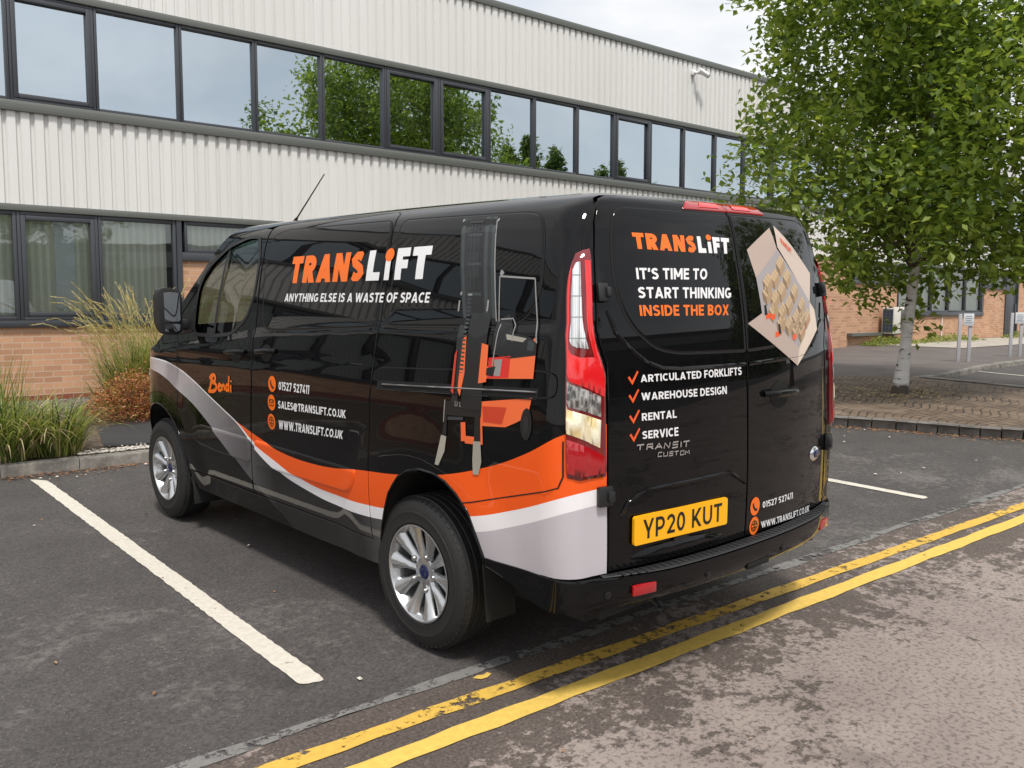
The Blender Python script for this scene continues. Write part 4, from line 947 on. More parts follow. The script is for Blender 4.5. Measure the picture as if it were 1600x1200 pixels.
# ---- wheels
def make_wheel():
    mb = MB(); RO = .343
    prof = [(.105, .215), (.110, .226), (.1125, .2275), (.1125, .233), (.112, .235), (.116, .262), (.1165, .270), (.1175, .271), (.1175, .277), (.1155, .279), (.114, .290), (.104, .318), (.092, .331), (.080, .337)]
    for x0, x1 in ((.078, .052), (.046, .014), (.008, -.014), (-.020, -.046), (-.052, -.078)): prof += [(x0, RO-.002), (x0-.002, RO), (x1+.002, RO), (x1, RO-.002), (x1-.0015, RO-.009), (x1-.0045, RO-.009)]
    prof = prof[:-2]+[(-.080, .337), (-.092, .331), (-.104, .318), (-.114, .29), (-.116, .262), (-.105, .215)]
    prof = [(-a, r) for a, r in prof]                               # outer face towards -x
    mb.lathe(prof, 72)
    tyre_v = mb
    # tread sipes as small blocks on the shoulders
    for sx in (-1, 1):
        for k in range(60):
            a = 2*math.pi*k/60; rot = Matrix.Rotation(a, 3, 'X'); c = rot @ Vector((sx*.088, 0, .3300)); mb.box(c, (.026, .018, .008), rot @ Matrix.Rotation(sx*R(26), 3, 'Y'))
    w = mb.build('wheel', M_RUB, van, smooth=30)
    mb = MB()                                                       # rim: barrel, lip, ten spokes, nuts
    mb.lathe([(-.108, .214), (-.113, .219), (-.114, .212), (-.104, .206), (-.085, .200), (-.05, .190), (.07, .188), (.09, .21)], 64)
    rim = mb.build('rim', M_RIM, w, smooth=40)
    mb = MB()
    for k in range(10):
        a = 2*math.pi*(k+.5)/10; vs = []
        # spoke: narrow at the hub, wide and twisted at the lip, with a raised centre
        rows = [(.050, .018, -.068), (.085, .018, -.078), (.13, .023, -.086), (.17, .032, -.095), (.209, .046, -.105)]
        for r, hw, x in rows:
            for s, dx in ((-1, .020), (-.78, .002), (0, -.006), (.78, .002), (1, .020)): vs.append((x+dx, s*hw, r))
        fs = [(i*5+j, i*5+j+1, i*5+j+6, i*5+j+5) for i in range(len(rows)-1) for j in range(4)]
        rot = Matrix.Rotation(a, 3, 'X'); mb.add([rot @ Vector(v) for v in vs], fs)
    mb.lathe([(-.074, .0), (-.075, .062), (-.070, .070), (-.03, .074)], 40)
    mb.build('spokes', M_RIM, w, smooth=50)
    for k in range(5):
        mb = MB(); a = 2*math.pi*k/5+R(18); rot = Matrix.Rotation(a, 3, 'X'); c = rot @ Vector((-.080, 0, .080)); mb.tube([c+Vector((.012, 0, 0)), c+Vector((-.004, 0, 0)), c+Vector((-.012, 0, 0))], [.014, .013, .009], 10); mb.build('wheel_nut', M_SATIN, w, smooth=40)
    mb = MB(); mb.lathe([(-.0755, .001), (-.081, .020), (-.079, .030), (-.074, .034)], 32); hc = mb.build('hub_cap', M_BLUE, w, smooth=50)
    mb = MB(); mb.lathe([(.02, .0), (.02, .17), (.03, .17)], 40); mb.build('brake_disc', M_TRIM, w, smooth=30)
    return w
w0 = make_wheel(); XW = .862
w0.location = (-XW, 0, .343)
for (x, y, rz, a) in ((-XW, 2.933, 0, R(11)), (XW, 0, math.pi, R(5)), (XW, 2.933, math.pi, R(23))):
    c = copy_tree(w0, van); c.location = (x, y, .343); c.rotation_euler = (a, 0, rz) if rz == 0 else (-a, 0, rz)
w0.rotation_euler = (R(3), 0, 0)
# ---- mud flaps
for x in (-.865, .865):
    mb = MB(); mb.cbox((x, -.425, .36), (.16, .010, .24), .004, Matrix.Rotation(R(-6), 3, 'X')); mb.build('mud_flap', M_UNDER, van, smooth=40)
    mb = MB(); mb.cbox((x, 2.475, .29), (.20, .010, .22), .004, Matrix.Rotation(R(-6), 3, 'X')); mb.build('mud_flap', M_UNDER, van, smooth=40)
# ------------------------------------------------------------------ ground, road, markings
def sheet(name, poly, z, mat, step=1.0, kind='structure', skirt=0.0, fine=None):
    out = resample(poly, fine or step); V, T, loops = cdt(out, (), step)
    vs = [(a, b, gh(a, b)+z) for a, b in V]; fs = [tuple(t) for t in T]
    if skirt:
        L = loops[0]; k = len(vs); n = len(L); vs += [(vs[i][0], vs[i][1], vs[i][2]-skirt) for i in L]
        s = 1 if area([V[i] for i in L]) > 0 else -1
        fs += [(L[i], k+i, k+(i+1) % n, L[(i+1) % n])[::s] for i in range(n)]
    o = mesh(name, vs, fs, mat); b = bmesh.new(); b.from_mesh(o.data); bmesh.ops.recalc_face_normals(b, faces=b.faces)
    if sum(f.normal.z*f.calc_area() for f in b.faces) < 0: bmesh.ops.reverse_faces(b, faces=b.faces[:])
    b.to_mesh(o.data); b.free(); return tag(o, kind=kind)
def asphalt(name, dark, mid, light, patch_lo, patch_hi, patch_scale, grit=1.0, dist=.8, near=None):
    M = Mat(name, rough=.85); c = M.coord()
    p = M.noise(patch_scale, 9, .68, c, dist); g = M.noise(75, 4, .75, c); g2 = M.noise(17, 7, .72, c); big = M.noise(.35, 3, .5, c)
    base = M.mix(M.ramp(g, [(.34, (0, 0, 0)), (.66, (1, 1, 1))]), (*dark, 1), (*mid, 1))
    mean = M.math('ADD', M.math('ADD', M.math('MULTIPLY', p, .40), M.math('MULTIPLY', big, .24)), M.math('MULTIPLY', g2, .36))
    if near is not None:
        xy = M.node('ShaderNodeSeparateXYZ', {0: c}); dd = M.math('MULTIPLY_ADD', xy.outputs[0], .069, xy.outputs[1])
        mean = M.math('ADD', mean, M.node('ShaderNodeMapRange', {0: dd, 1: near[0], 2: near[1], 3: .045, 4: -.055}).outputs[0])
    pm_ = M.ramp(mean, [(patch_lo, (0, 0, 0)), (patch_hi, (1, 1, 1))])
    lt = M.mix(M.ramp(M.noise(48, 3, .6, c), [(.36, (0, 0, 0)), (.50, (1, 1, 1))]), tuple(x*.50 for x in light)+(1,), (*light, 1))
    col = M.mix(M.math('MULTIPLY', pm_, grit), base, lt)
    v = M.node('ShaderNodeTexVoronoi', {'Vector': c, 'Scale': 48.0}); sp = M.ramp(v.outputs['Distance'], [(.06, (1, 1, 1)), (.15, (0, 0, 0))])
    rnd = M.node('ShaderNodeSeparateColor', {0: v.outputs['Color']}).outputs[0]; pick = M.math('GREATER_THAN', rnd, .58)
    col = M.mix(M.math('MULTIPLY', M.math('MULTIPLY', sp, pick), .70), col, (.42, .38, .35, 1))
    vo = M.node('ShaderNodeTexVoronoi', {'Vector': c, 'Scale': 1.15}); od = M.math('ADD', vo.outputs['Distance'], M.math('MULTIPLY', M.noise(9, 4, .6, c), .10)); col = M.mix(M.math('MULTIPLY', M.ramp(od, [(.10, (1, 1, 1)), (.17, (0, 0, 0))]), .38), col, (.018, .017, .017, 1))
    st = M.noise(.9, 5, .6, c, 1.5); col = M.mix(M.ramp(st, [(.36, (.0, .0, .0)), (.60, (1, 1, 1))]), M.mix(1.0, col, (.80, .79, .80, 1), 'MULTIPLY'), col)
    M.set('Base Color', col); M.bump(M.math('ADD', g, M.math('MULTIPLY', g2, .6)), .55, .006); M.set('Roughness', .82); return M
M_BAY = asphalt('bay_asphalt', (.034, .031, .030), (.108, .098, .093), (.165, .15, .143), .535, .60, 1.3, .8)
M_ROAD = asphalt('old_road', (.050, .040, .034), (.150, .120, .103), (.315, .262, .234), .486, .510, 1.25, .92, 1.3, near=(-1.6, -.85))
M_PAVE = asphalt('pavement_tar', (.10, .085, .078), (.155, .135, .125), (.21, .185, .17), .5, .65, .8, .6)

M_DTAR = asphalt('dark_tar', (.030, .030, .032), (.044, .044, .046), (.06, .06, .062), .5, .7, 2.0, .5)
def marking(name, col, wear_lo, wear_hi, scale=9, wear_col=None):
    M = Mat(name, rough=.7); c = M.coord(); n = M.noise(scale, 8, .75, c); n2 = M.noise(2.2, 3, .5, c); f = M.math('ADD', M.math('MULTIPLY', n, .7), M.math('MULTIPLY', n2, .3))
    keep = M.ramp(f, [(wear_lo, (0, 0, 0)), (wear_hi, (1, 1, 1))]); d = M.noise(30, 5, .6, c)
    M.set('Base Color', M.mix(M.ramp(d, [(.3, (0, 0, 0)), (.7, (1, 1, 1))]), tuple(x*.80 for x in col)+(1,), (*col, 1)))
    tr = M.node('ShaderNodeBsdfTransparent'); mx_ = M.node('ShaderNodeMixShader', {0: keep, 1: tr.outputs[0], 2: M.b.outputs[0]}); M.l.new(mx_.outputs[0], M.out.inputs[0])
    M.bump(d, .3, .004); return M
M_WLINE = marking('white_line_paint', (.66, .62, .54), .375, .41, 22)
M_SEAM = marking('tar_seam', (.20, .195, .188), .44, .50, 13)
M_YLINE = marking('yellow_line_paint', (.74, .50, .105), .36, .395)
M_YWORN = marking('worn_yellow_paint', (.68, .43, .075), .425, .47, 16)
EDGE = lambda x: -.262-.0625*(x+2.083)
xs_ = lambda a, b, n: list(np.linspace(a, b, n))
ground = sheet('ground', [(-70, -70), (110, -70), (110, 90), (-70, 90)], 0, M_BAY, 4.0)
wob = lambda x: .012*math.sin(x*3.1)+.008*math.sin(x*7.7+1)
road = sheet('road', [(x, EDGE(x)-.03+wob(x)) for x in xs_(-40, 60, 260)]+[(60, -16), (-40, -11)], .004, M_ROAD, 1.5)
sheet('tarmac_seam', [(x, EDGE(x)+.028+.6*wob(x*1.7+2)) for x in xs_(-12, 14, 150)]+[(x, EDGE(x)-.034+wob(x)) for x in xs_(14, -12, 150)], .0075, M_SEAM, .2)
Y1 = lambda x: -.480-.0752*(x+1.797); Y2 = lambda x: -.688-.0690*(x+1.568)
def line_sheet(name, f, x0, x1, w, mat, z, n):
    e = lambda x: .004*math.sin(x*9.1)+.003*math.sin(x*23.)
    return sheet(name, [(x, f(x)+w/2+e(x)) for x in xs_(x0, x1, n)]+[(x, f(x)-w/2+e(x+3)) for x in xs_(x1, x0, n)], z, mat, .4)
line_sheet('yellow_road_marking', Y1, -14, 24, .082, M_YWORN, .0085, 300)
line_sheet('yellow_road_marking', Y2, -14, 24, .094, M_YLINE, .0085, 300)
sheet('yellow_road_marking', [(-.985, -.395), (-.955, -.388), (-.93, -.40), (-.905, -.392), (-.90, -.415), (-.935, -.43), (-.965, -.425)], .0085, M_YLINE, .05)
def pline(pts): return sheet('white_parking_marking', [(a+rng.uniform(-.0035, .0035), b+rng.uniform(-.003, .003)) for a, b in resample(smooth_poly(pts, .03, 3), .035)], .0045, M_WLINE, .3)
pline([(-1.364, 4.86), (-1.540, .030), (-1.438, .000), (-1.268, 4.715)])
pline([(3.44, -.33), (3.535, -.325), (3.70, 4.6), (3.605, 4.6)])
pline([(-3.98, .07), (-3.88, .06), (-3.71, 5.0), (-3.81, 5.1)])
sheet('white_parking_marking', [(13.88, 3.20), (13.80, 3.16), (12.9, .6), (12.98, .57)], .0045, M_WLINE, .4)
# ---- planting bed and kerb at the left
M_CONC = Mat('kerb_concrete', rough=.85); _c = M_CONC.coord(); _n = M_CONC.noise(6, 8, .7, _c)
M_CONC.set('Base Color', M_CONC.ramp(_n, [(.32, (.085, .080, .072)), (.5, (.20, .185, .165)), (.68, (.33, .305, .27))])); M_CONC.bump(M_CONC.noise(90, 4, .6, _c), .4, .006)
M_SOIL = Mat('soil', rough=.95); _c = M_SOIL.coord(); M_SOIL.set('Base Color', M_SOIL.ramp(M_SOIL.noise(14, 8, .7, _c), [(.3, (.035, .025, .018)), (.5, (.10, .075, .05)), (.7, (.22, .18, .13))])); M_SOIL.bump(M_SOIL.noise(30, 6, .7, _c), .9, .02)
KL = [(-30, 8.5), (-9, 6.1), (-4, 5.42), (-1.53, 5.085), (-.35, 4.91), (1.5, 4.70), (3.9, 4.50), (4.6, 4.55), (5.0, 4.9), (5.1, 5.6), (5.1, 8.6)]
def kerb(name, line, w, h_, mat, seg, r=.02, gap=.006):
    L = resample(line, seg, False); vs = []; fs = []; mb = MB()
    for a, b in zip(L[:-1], L[1:]):
        a, b = np.array(a), np.array(b); d = (b-a)/np.linalg.norm(b-a); nn = np.array([-d[1], d[0]]); a2, b2 = a+d*gap/2, b-d*gap/2
        jz = rng.uniform(-.004, .004); prof = [(0, -.06), (0, h_-r), (r*.3, h_-r*.3), (r, h_), (w, h_), (w, -.06)]
        q = []
        for p in (a2, b2):
            for o_, z in prof: pt_ = p+nn*o_; q.append((pt_[0], pt_[1], gh(*pt_)+z+jz))
        n = len(prof); mb.add(q, [(i, i+1, n+i+1, n+i) for i in range(n-1)]+[tuple(range(n)), tuple(range(2*n-1, n-1, -1))])
    o = mb.build(name, mat, smooth=30); return tag(o, kind='structure')
kerb('kerb', KL, .125, .100, M_CONC, .914, .015)
bed = sheet('planting_bed', [(a, b+.10) for a, b in KL[:-1]]+[(5.0, 9.25), (-30, 10.4)], .085, M_SOIL, .5)
M_GRAV = Mat('pale_gravel', rough=.9); _c = M_GRAV.coord(); _v = M_GRAV.node('ShaderNodeTexVoronoi', {'Vector': _c, 'Scale': 38.0})
_s = M_GRAV.node('ShaderNodeSeparateColor', {0: _v.outputs['Color']}).outputs[0]
M_GRAV.set('Base Color', M_GRAV.mix(M_GRAV.ramp(_v.outputs['Distance'], [(.2, (0, 0, 0)), (.6, (1, 1, 1))]), M_GRAV.ramp(_s, [(0, (.22, .19, .16)), (.5, (.42, .37, .32)), (1, (.62, .58, .52))]), (.06, .05, .04, 1)))
M_GRAV.bump(_v.outputs['Distance'], 1.0, .02)
sheet('path', [(-.60, 5.42), (.10, 5.25), (1.6, 5.10), (1.9, 6.3), (.55, 6.75), (-.30, 6.62)], .098, M_DTAR, .4)
sheet('gravel_strip', [(-.9, 5.13), (-.3, 5.04), (1.5, 4.84), (3.9, 4.64), (3.9, 4.90), (1.6, 5.02), (.1, 5.20), (-.7, 5.36)], .094, M_GRAV, .3)
sheet('gravel_strip', [(-9, 8.9), (-1.2, 8.55), (.1, 8.15), (1.2, 8.2), (1.2, 9.24), (-9, 9.58)], .092, M_GRAV, .5)
# scattered stones and dry leaves along the kerb
def scatter(name, mat, pts, size, flat=.5, leaf=False, kind='stuff'):
    mb = MB()
    for (x, y, z) in pts:
        s = size*rng.uniform(.6, 1.4); a = rng.uniform(0, 6.28); rt = Matrix.Rotation(a, 3, 'Z') @ Matrix.Rotation(rng.uniform(-.5, .5), 3, 'X')
        if leaf:
            q = [Vector((-s, 0, 0)), Vector((0, -s*.45, s*.15)), Vector((s, 0, s*.1)), Vector((0, s*.45, s*.2))]; mb.add([rt @ v+Vector((x, y, z+.004)) for v in q], [(0, 1, 2, 3)])
        else:
            q = [Vector((sx*s, 0, 0)) for sx in (-1, 1)]+[Vector((0, sx*s*.8, 0)) for sx in (-1, 1)]+[Vector((0, 0, sx*s*flat)) for sx in (-1, 1)]
            mb.add([rt @ v+Vector((x, y, z)) for v in q], [(0, 2, 4), (2, 1, 4), (1, 3, 4), (3, 0, 4), (2, 0, 5), (1, 2, 5), (3, 1, 5), (0, 3, 5)])
    return tag(mb.build(name, mat), kind=kind)
M_LEAFD = Mat('dry_leaf', (.26, .12, .05), .9); _n = M_LEAFD.noise(9, 3); M_LEAFD.set('Base Color', M_LEAFD.ramp(_n, [(.35, (.16, .07, .035)), (.5, (.30, .15, .07)), (.65, (.42, .28, .15))]))
M_PEB = Mat('pebble', (.55, .51, .46), .85)
def klerp(x): return float(np.interp(x, [p[0] for p in KL[:8]], [p[1] for p in KL[:8]]))
pts = []
for _ in range(1500):
    x = rng.uniform(-3.2, 1.2); d = abs(rng.gauss(0, .09)); y = klerp(x)-.01-d; pts.append((x, y, gh(x, y)+.004))
pts += [(x, y, gh(x, y)+.004) for x, y in ((rng.uniform(-4.5, 4.5), rng.uniform(-.2, 4.6)) for _ in range(70))]+[(x, y, gh(x, y)+.008) for x, y in ((rng.uniform(-2, 7), rng.uniform(-2.6, -.9)) for _ in range(30))]
scatter('fallen_leaves', M_LEAFD, pts, .013, leaf=True)
pts = []
for _ in range(1300):
    x = rng.uniform(-.9, 2.2); y = klerp(x)+.14+abs(rng.gauss(0, .10)); pts.append((x, y, .100))
scatter('gravel', M_PEB, pts, .013)
pts = [(-1.25, 4.72, .006), (-1.18, 4.78, .006), (-1.06, 4.66, .006), (-.98, 4.70, .006), (-1.3, 4.80, .006), (-.45, 4.80, .006)]+[(rng.uniform(-4, 5), rng.uniform(-.2, 4.5), .004) for _ in range(26)]+[(rng.uniform(4, 7.0), rng.uniform(-.2, 1.5), .004) for _ in range(10)]
scatter('pebbles', M_PEB, pts, .014)
# ---- cobbled tree island with rounded stone kerb
M_COB = Mat('cobbles', rough=.85); _c = M_COB.coord()
_sx = M_COB.node('ShaderNodeSeparateXYZ', {0: _c})
_w = M_COB.math('MULTIPLY', M_COB.math('SINE', M_COB.math('MULTIPLY', _sx.outputs[0], 5.2)), .09)
_v = M_COB.node('ShaderNodeCombineXYZ', {0: _sx.outputs[0], 1: M_COB.math('ADD', _sx.outputs[1], _w)})
_b = M_COB.node('ShaderNodeTexBrick', {'Vector': _v.outputs[0], 'Color1': (.20, .14, .095, 1), 'Color2': (.115, .08, .055, 1), 'Mortar': (.022, .017, .013, 1), 'Scale': 1.0, 'Mortar Size': .013, 'Mortar Smooth': .5, 'Brick Width': .125, 'Row Height': .10, 'Bias': 0.0})
_n = M_COB.noise(2.2, 6, .7, _c)
M_COB.set('Base Color', M_COB.mix(M_COB.ramp(_n, [(.48, (0, 0, 0)), (.72, (.8, .8, .8))]), _b.outputs[0], (.27, .205, .145, 1)))
M_COB.bump(_b.outputs['Fac'], -.9, .02)
ISL = [(5.45, 5.1), (5.62, 3.6), (6.03, 1.89), (6.32, 1.21), (6.48, .61), (6.69, .06), (6.98, -.55), (7.5, -1.15), (8.3, -1.3), (9.3, -.9), (10.2, -.1), (10.75, .9), (11.0, 1.9), (11.2, 3.0)]
isl = sheet('tree_island', [(a, b) for a, b in ISL]+[(11.2, 3.2), (10.2, 4.15), (8.6, 5.3), (7.0, 6.0)], .085, M_COB, .35)
M_KST = Mat('kerb_stone', rough=.75); _c = M_KST.coord(); M_KST.set('Base Color', M_KST.ramp(M_KST.noise(5, 7, .7, _c), [(.3, (.075, .07, .064)), (.5, (.15, .138, .126)), (.7, (.25, .23, .21))])); M_KST.bump(M_KST.noise(60, 4, .6, _c), .4, .006)
kerb('kerb', list(reversed(ISL)), w=-.15, h_=.105, mat=M_KST, seg=.26, r=.045, gap=.012)
pts = []
for _ in range(900):
    a = rng.uniform(0, 6.28); r = .25+abs(rng.gauss(0, .55)); x, y = 8.9+r*math.cos(a), 2.36+r*math.sin(a)*.7; pts.append((x, y, gh(x, y)+.088))
M_STRAW = Mat('straw_litter', (.40, .31, .17), .9)
scatter('leaf_litter', M_STRAW, pts, .022, leaf=True)
pts = []
for _ in range(700):
    k = rng.randrange(2, 6); a, b = np.array(ISL[k]), np.array(ISL[k+1]); p = a+(b-a)*rng.random(); d = np.array([b[1]-a[1], a[0]-b[0]])*-1; d /= np.linalg.norm(d); p = p-abs(rng.gauss(0, .10))*np.array([abs(d[0]), abs(d[1])]) ; pts.append((p[0], p[1], gh(*p)+.004))
scatter('fallen_leaves', M_LEAFD, pts, .014, leaf=True)
# ---- pavement in front of the building on the right
PAVK = [(11.2, 3.08), (11.9, 2.98), (12.7, 3.03), (14.25, 3.2), (16.2, 3.18), (19, 3.0), (24, 2.4), (34, 1.2), (60, -2)]
sheet('pavement', [(5.1, 5.5), (5.45, 5.1), (7.0, 6.0), (8.6, 5.3), (10.2, 4.15)]+[(a, b+.06) for a, b in PAVK]+[(60, 7.2), (5.1, 9.2)], .070, M_PAVE, .8)
kerb('kerb', PAVK[::1], w=.13, h_=.085, mat=M_CONC, seg=.914, r=.02)
M_SLAB = Mat('pale_slabs', rough=.85); _c = M_SLAB.coord(); M_SLAB.set('Base Color', M_SLAB.ramp(M_SLAB.noise(3, 6, .6, _c), [(.3, (.33, .29, .245)), (.7, (.48, .44, .38))])); M_SLAB.bump(M_SLAB.noise(60, 3), .2, .004)
# ------------------------------------------------------------------ the office building
FA, T1, T2 = -.0379720447, .0251373601, .0223236412
U_ = Vector((math.sin(T2), math.sin(T1), 1)).normalized(); D_ = Vector((math.cos(FA), math.sin(FA), -math.sin(T2))); D_ = (D_-U_*D_.dot(U_)).normalized(); N_ = U_.cross(D_)
BM = Matrix((D_, N_, U_)).transposed().to_4x4(); BM.translation = (0, 9.3, 0)
bld = tag(empty('office_building'), 'two storey office block with ribbed cream cladding, grey window bands and brick base', 'building')
bld.matrix_world = BM
def fpt(q, n, u): return BM @ Vector((q, n, u))
Q0, Q1 = -27.0, 47.0
M_CLAD = Mat('cream_cladding', (.56, .52, .47), .45); _c = M_CLAD.coord(); _mp = M_CLAD.node('ShaderNodeMapping', {0: _c, 'Scale': (2.2, 1, .12)}).outputs[0]
M_CLAD.set('Base Color', M_CLAD.mix(M_CLAD.ramp(M_CLAD.noise(2.5, 7, .65, _mp), [(.32, (0, 0, 0)), (.68, (1, 1, 1))]), (.69, .685, .67, 1), (.74, .735, .72, 1)))
_q = M_CLAD.node('ShaderNodeSeparateXYZ', {0: M_CLAD.coord()}).outputs[0]; _wn = M_CLAD.node('ShaderNodeTexWhiteNoise', {1: M_CLAD.math('FLOOR', M_CLAD.math('MULTIPLY', _q, 1/.942))}, noise_dimensions='1D').outputs[0]
_old = M_CLAD.b.inputs['Base Color'].links[0].from_socket; M_CLAD.set('Base Color', M_CLAD.mix(M_CLAD.math('MULTIPLY', _wn, .35), _old, M_CLAD.mix(1.0, _old, (.90, .89, .875, 1), 'MULTIPLY')))
M_FLASH = Mat('grey_flashing', (.115, .122, .112), .4); _n = M_FLASH.noise(3, 5); M_FLASH.set('Base Color', M_FLASH.ramp(_n, [(.3, (.105, .112, .103)), (.7, (.145, .152, .142))]))
M_FRAME = Mat('dark_grey_frame', (.050, .054, .064), .38)
M_INT = Mat('dim_room', (.05, .05, .05), .9)
M_CEIL = Mat('office_ceiling', (.30, .30, .29), .9)
M_BLIND = Mat('roller_blind', (.46, .46, .36), .8); M_BLIND2 = Mat('vertical_blind', (.25, .28, .235), .85)
_c = M_BLIND2.coord(); _sx = M_BLIND2.node('ShaderNodeSeparateXYZ', {0: _c}); _wv = M_BLIND2.math('SINE', M_BLIND2.math('MULTIPLY', _sx.outputs[0], 70.0))
M_BLIND2.set('Base Color', M_BLIND2.mix(M_BLIND2.ramp(_wv, [(.0, (0, 0, 0)), (.5, (1, 1, 1))]), (.58, .59, .54, 1), (.74, .75, .70, 1)))
def window_glass(name, tint, refl, see):
    M = Mat(name); M.n.remove(M.b); c = M.coord()
    gl = M.node('ShaderNodeBsdfGlossy', {0: tint, 'Roughness': .012}); tr = M.node('ShaderNodeBsdfTransparent', {0: see})
    n = M.noise(.9, 2, .5, c); bp = M.node('ShaderNodeBump', {'Height': n, 'Strength': .12, 'Distance': .02}); M.l.new(bp.outputs[0], gl.inputs['Normal'])
    fr = M.node('ShaderNodeFresnel', {0: 1.45}); f2 = M.node('ShaderNodeClamp', {0: M.math('MULTIPLY_ADD', fr.outputs[0], .9, refl)}).outputs[0]
    mx_ = M.node('ShaderNodeMixShader', {0: f2, 1: tr.outputs[0], 2: gl.outputs[0]}); M.l.new(mx_.outputs[0], M.out.inputs[0]); return M
M_G1 = window_glass('upper_glass', (.74, .83, .89, 1), .62, (.50, .56, .52, 1)); M_G2 = window_glass('ground_glass', (.84, .89, .87, 1), .12, (.86, .89, .86, 1))
def brick(name, c1, c2, mo, w=.225, h_=.0745, vec=None):
    M = Mat(name, rough=.85); c = M.coord(); s = M.node('ShaderNodeSeparateXYZ', {0: c})
    v = M.node('ShaderNodeCombineXYZ', {0: M.math('ADD', s.outputs[0], s.outputs[1]), 1: s.outputs[2]}).outputs[0]
    b = M.node('ShaderNodeTexBrick', {'Vector': v, 'Color1': (*c1, 1), 'Color2': (*c2, 1), 'Mortar': (*mo, 1), 'Scale': 1.0, 'Mortar Size': .0065, 'Mortar Smooth': .15, 'Brick Width': w, 'Row Height': h_, 'Bias': -.1}, offset=.5)
    n = M.noise(1.3, 6, .6, c); n2 = M.noise(45, 4, .6, c)
    col = M.mix(M.ramp(n, [(.3, (0, 0, 0)), (.7, (1, 1, 1))]), M.mix(1.0, b.outputs[0], (.84, .82, .80, 1), 'MULTIPLY'), b.outputs[0])
    col = M.mix(M.ramp(n2, [(.3, (0, 0, 0)), (.75, (.35, .35, .35))]), col, M.mix(1.0, col, (.72, .66, .62, 1), 'MULTIPLY'))
    M.set('Base Color', col); M.bump(b.outputs['Fac'], -.5, .008); return M
M_BRICK = brick('buff_brick', (.64, .37, .225), (.45, .24, .145), (.60, .45, .34)); M_PLINTH = brick('red_plinth_brick', (.30, .085, .055), (.24, .065, .045), (.36, .24, .19))
def ribs(u0, u1, ph=0.0):
    mb = MB(); p = .157; q = Q0+ph; vs = []
    while q < Q1:
        for dq, n in ((0, 0), (.016, -.040), (.110, -.040), (.126, 0)): vs.append((q+dq, n))
        q += p
    V = [(a, n, z) for z in (u0, u1) for a, n in vs]; k = len(vs); mb.add(V, [(i, i+1, k+i+1, k+i) for i in range(k-1)])
    o = mb.build('cladding', M_CLAD, bld, fixn=False); return o
ribs(5.20, 6.52); ribs(2.52, 3.70, .05)
def bx(name, q0, q1, n0, n1, u0, u1, mat, par=None, bev=0):
    mb = MB(); c = ((q0+q1)/2, (n0+n1)/2, (u0+u1)/2); d = (q1-q0, n1-n0, u1-u0)
    (mb.cbox(c, d, bev) if bev else mb.box(c, d)); return mb.build(name, mat, par or bld, smooth=30 if bev else None)
bx('parapet_cap', Q0-.1, Q1+.1, -.075, .35, 6.50, 6.615, M_FLASH, bev=.01)
bx('flashing', Q0, Q1, -.060, .10, 5.120, 5.215, M_FLASH, bev=.008)
bx('flashing', Q0, Q1, -.085, .10, 3.675, 3.800, M_FLASH, bev=.008)
bx('flashing', Q0, Q1, -.062, .10, 2.462, 2.545, M_FLASH, bev=.008)
bx('roof', Q0, Q1, .35, 14, 6.25, 6.40, M_FLASH)
# closed shell and rooms behind the glass
bx('inner_wall', Q0+.2, Q1-.2, 4.0, 4.1, -.6, 6.2, M_INT); bx('floor_slab', Q0+.2, Q1-.2, .14, 4.0, 2.60, 3.55, M_CEIL); bx('floor_slab', Q0+.2, Q1-.2, .12, 4.0, 5.20, 5.32, M_CEIL); bx('floor_slab', Q0+.2, Q1-.2, .14, 4.0, -.75, -.6, M_INT)
bx('end_wall', Q0-.05, Q0+.15, .02, 14, -.8, 6.3, M_BRICK); bx('end_wall', Q1-.15, Q1+.05, .02, 14, -1.5, 6.3, M_BRICK)
# upper window band
QM = [-.348, .646, 1.742, 2.831, 3.909, 5.015, 6.07, 7.156, 8.222, 9.317, 10.344, 11.415, 12.485, 13.569]
while QM[0] > Q0+1.3: QM.insert(0, QM[0]-1.09)
while QM[-1] < Q1-1.3: QM.append(QM[-1]+1.075)
def window(q0, q1, u0, u1, opening, glass, name='window', fw=.036):
    mb = MB(); n0, n1 = -.030, .075
    for a, b, c, d in ((q0, q0+fw, u0, u1), (q1-fw, q1, u0, u1), (q0+fw, q1-fw, u0, u0+fw*1.2), (q0+fw, q1-fw, u1-fw*1.2, u1)): mb.cbox(((a+b)/2, (n0+n1)/2, (c+d)/2), (b-a-.001, n1-n0, d-c-.001), .006)
    g = fw
    if opening:
        e = .055; a0, a1, c0, c1 = q0+fw, q1-fw, u0+fw*1.2, u1-fw*1.2
        for a, b, c, d in ((a0, a0+e, c0, c1), (a1-e, a1, c0, c1), (a0+e, a1-e, c0, c0+e), (a0+e, a1-e, c1-e, c1)): mb.cbox(((a+b)/2, -.012, (c+d)/2), (b-a-.001, .06, d-c-.001), .006)
    f = mb.build(name, M_FRAME, bld, smooth=30)
    mb = MB(); mb.add([(q0+fw*.5, .02, u0+fw*.6), (q1-fw*.5, .02, u0+fw*.6), (q1-fw*.5, .02, u1-fw*.6), (q0+fw*.5, .02, u1-fw*.6)], [(0, 1, 2, 3)])
    mb.build('pane', glass, f, fixn=False); return f
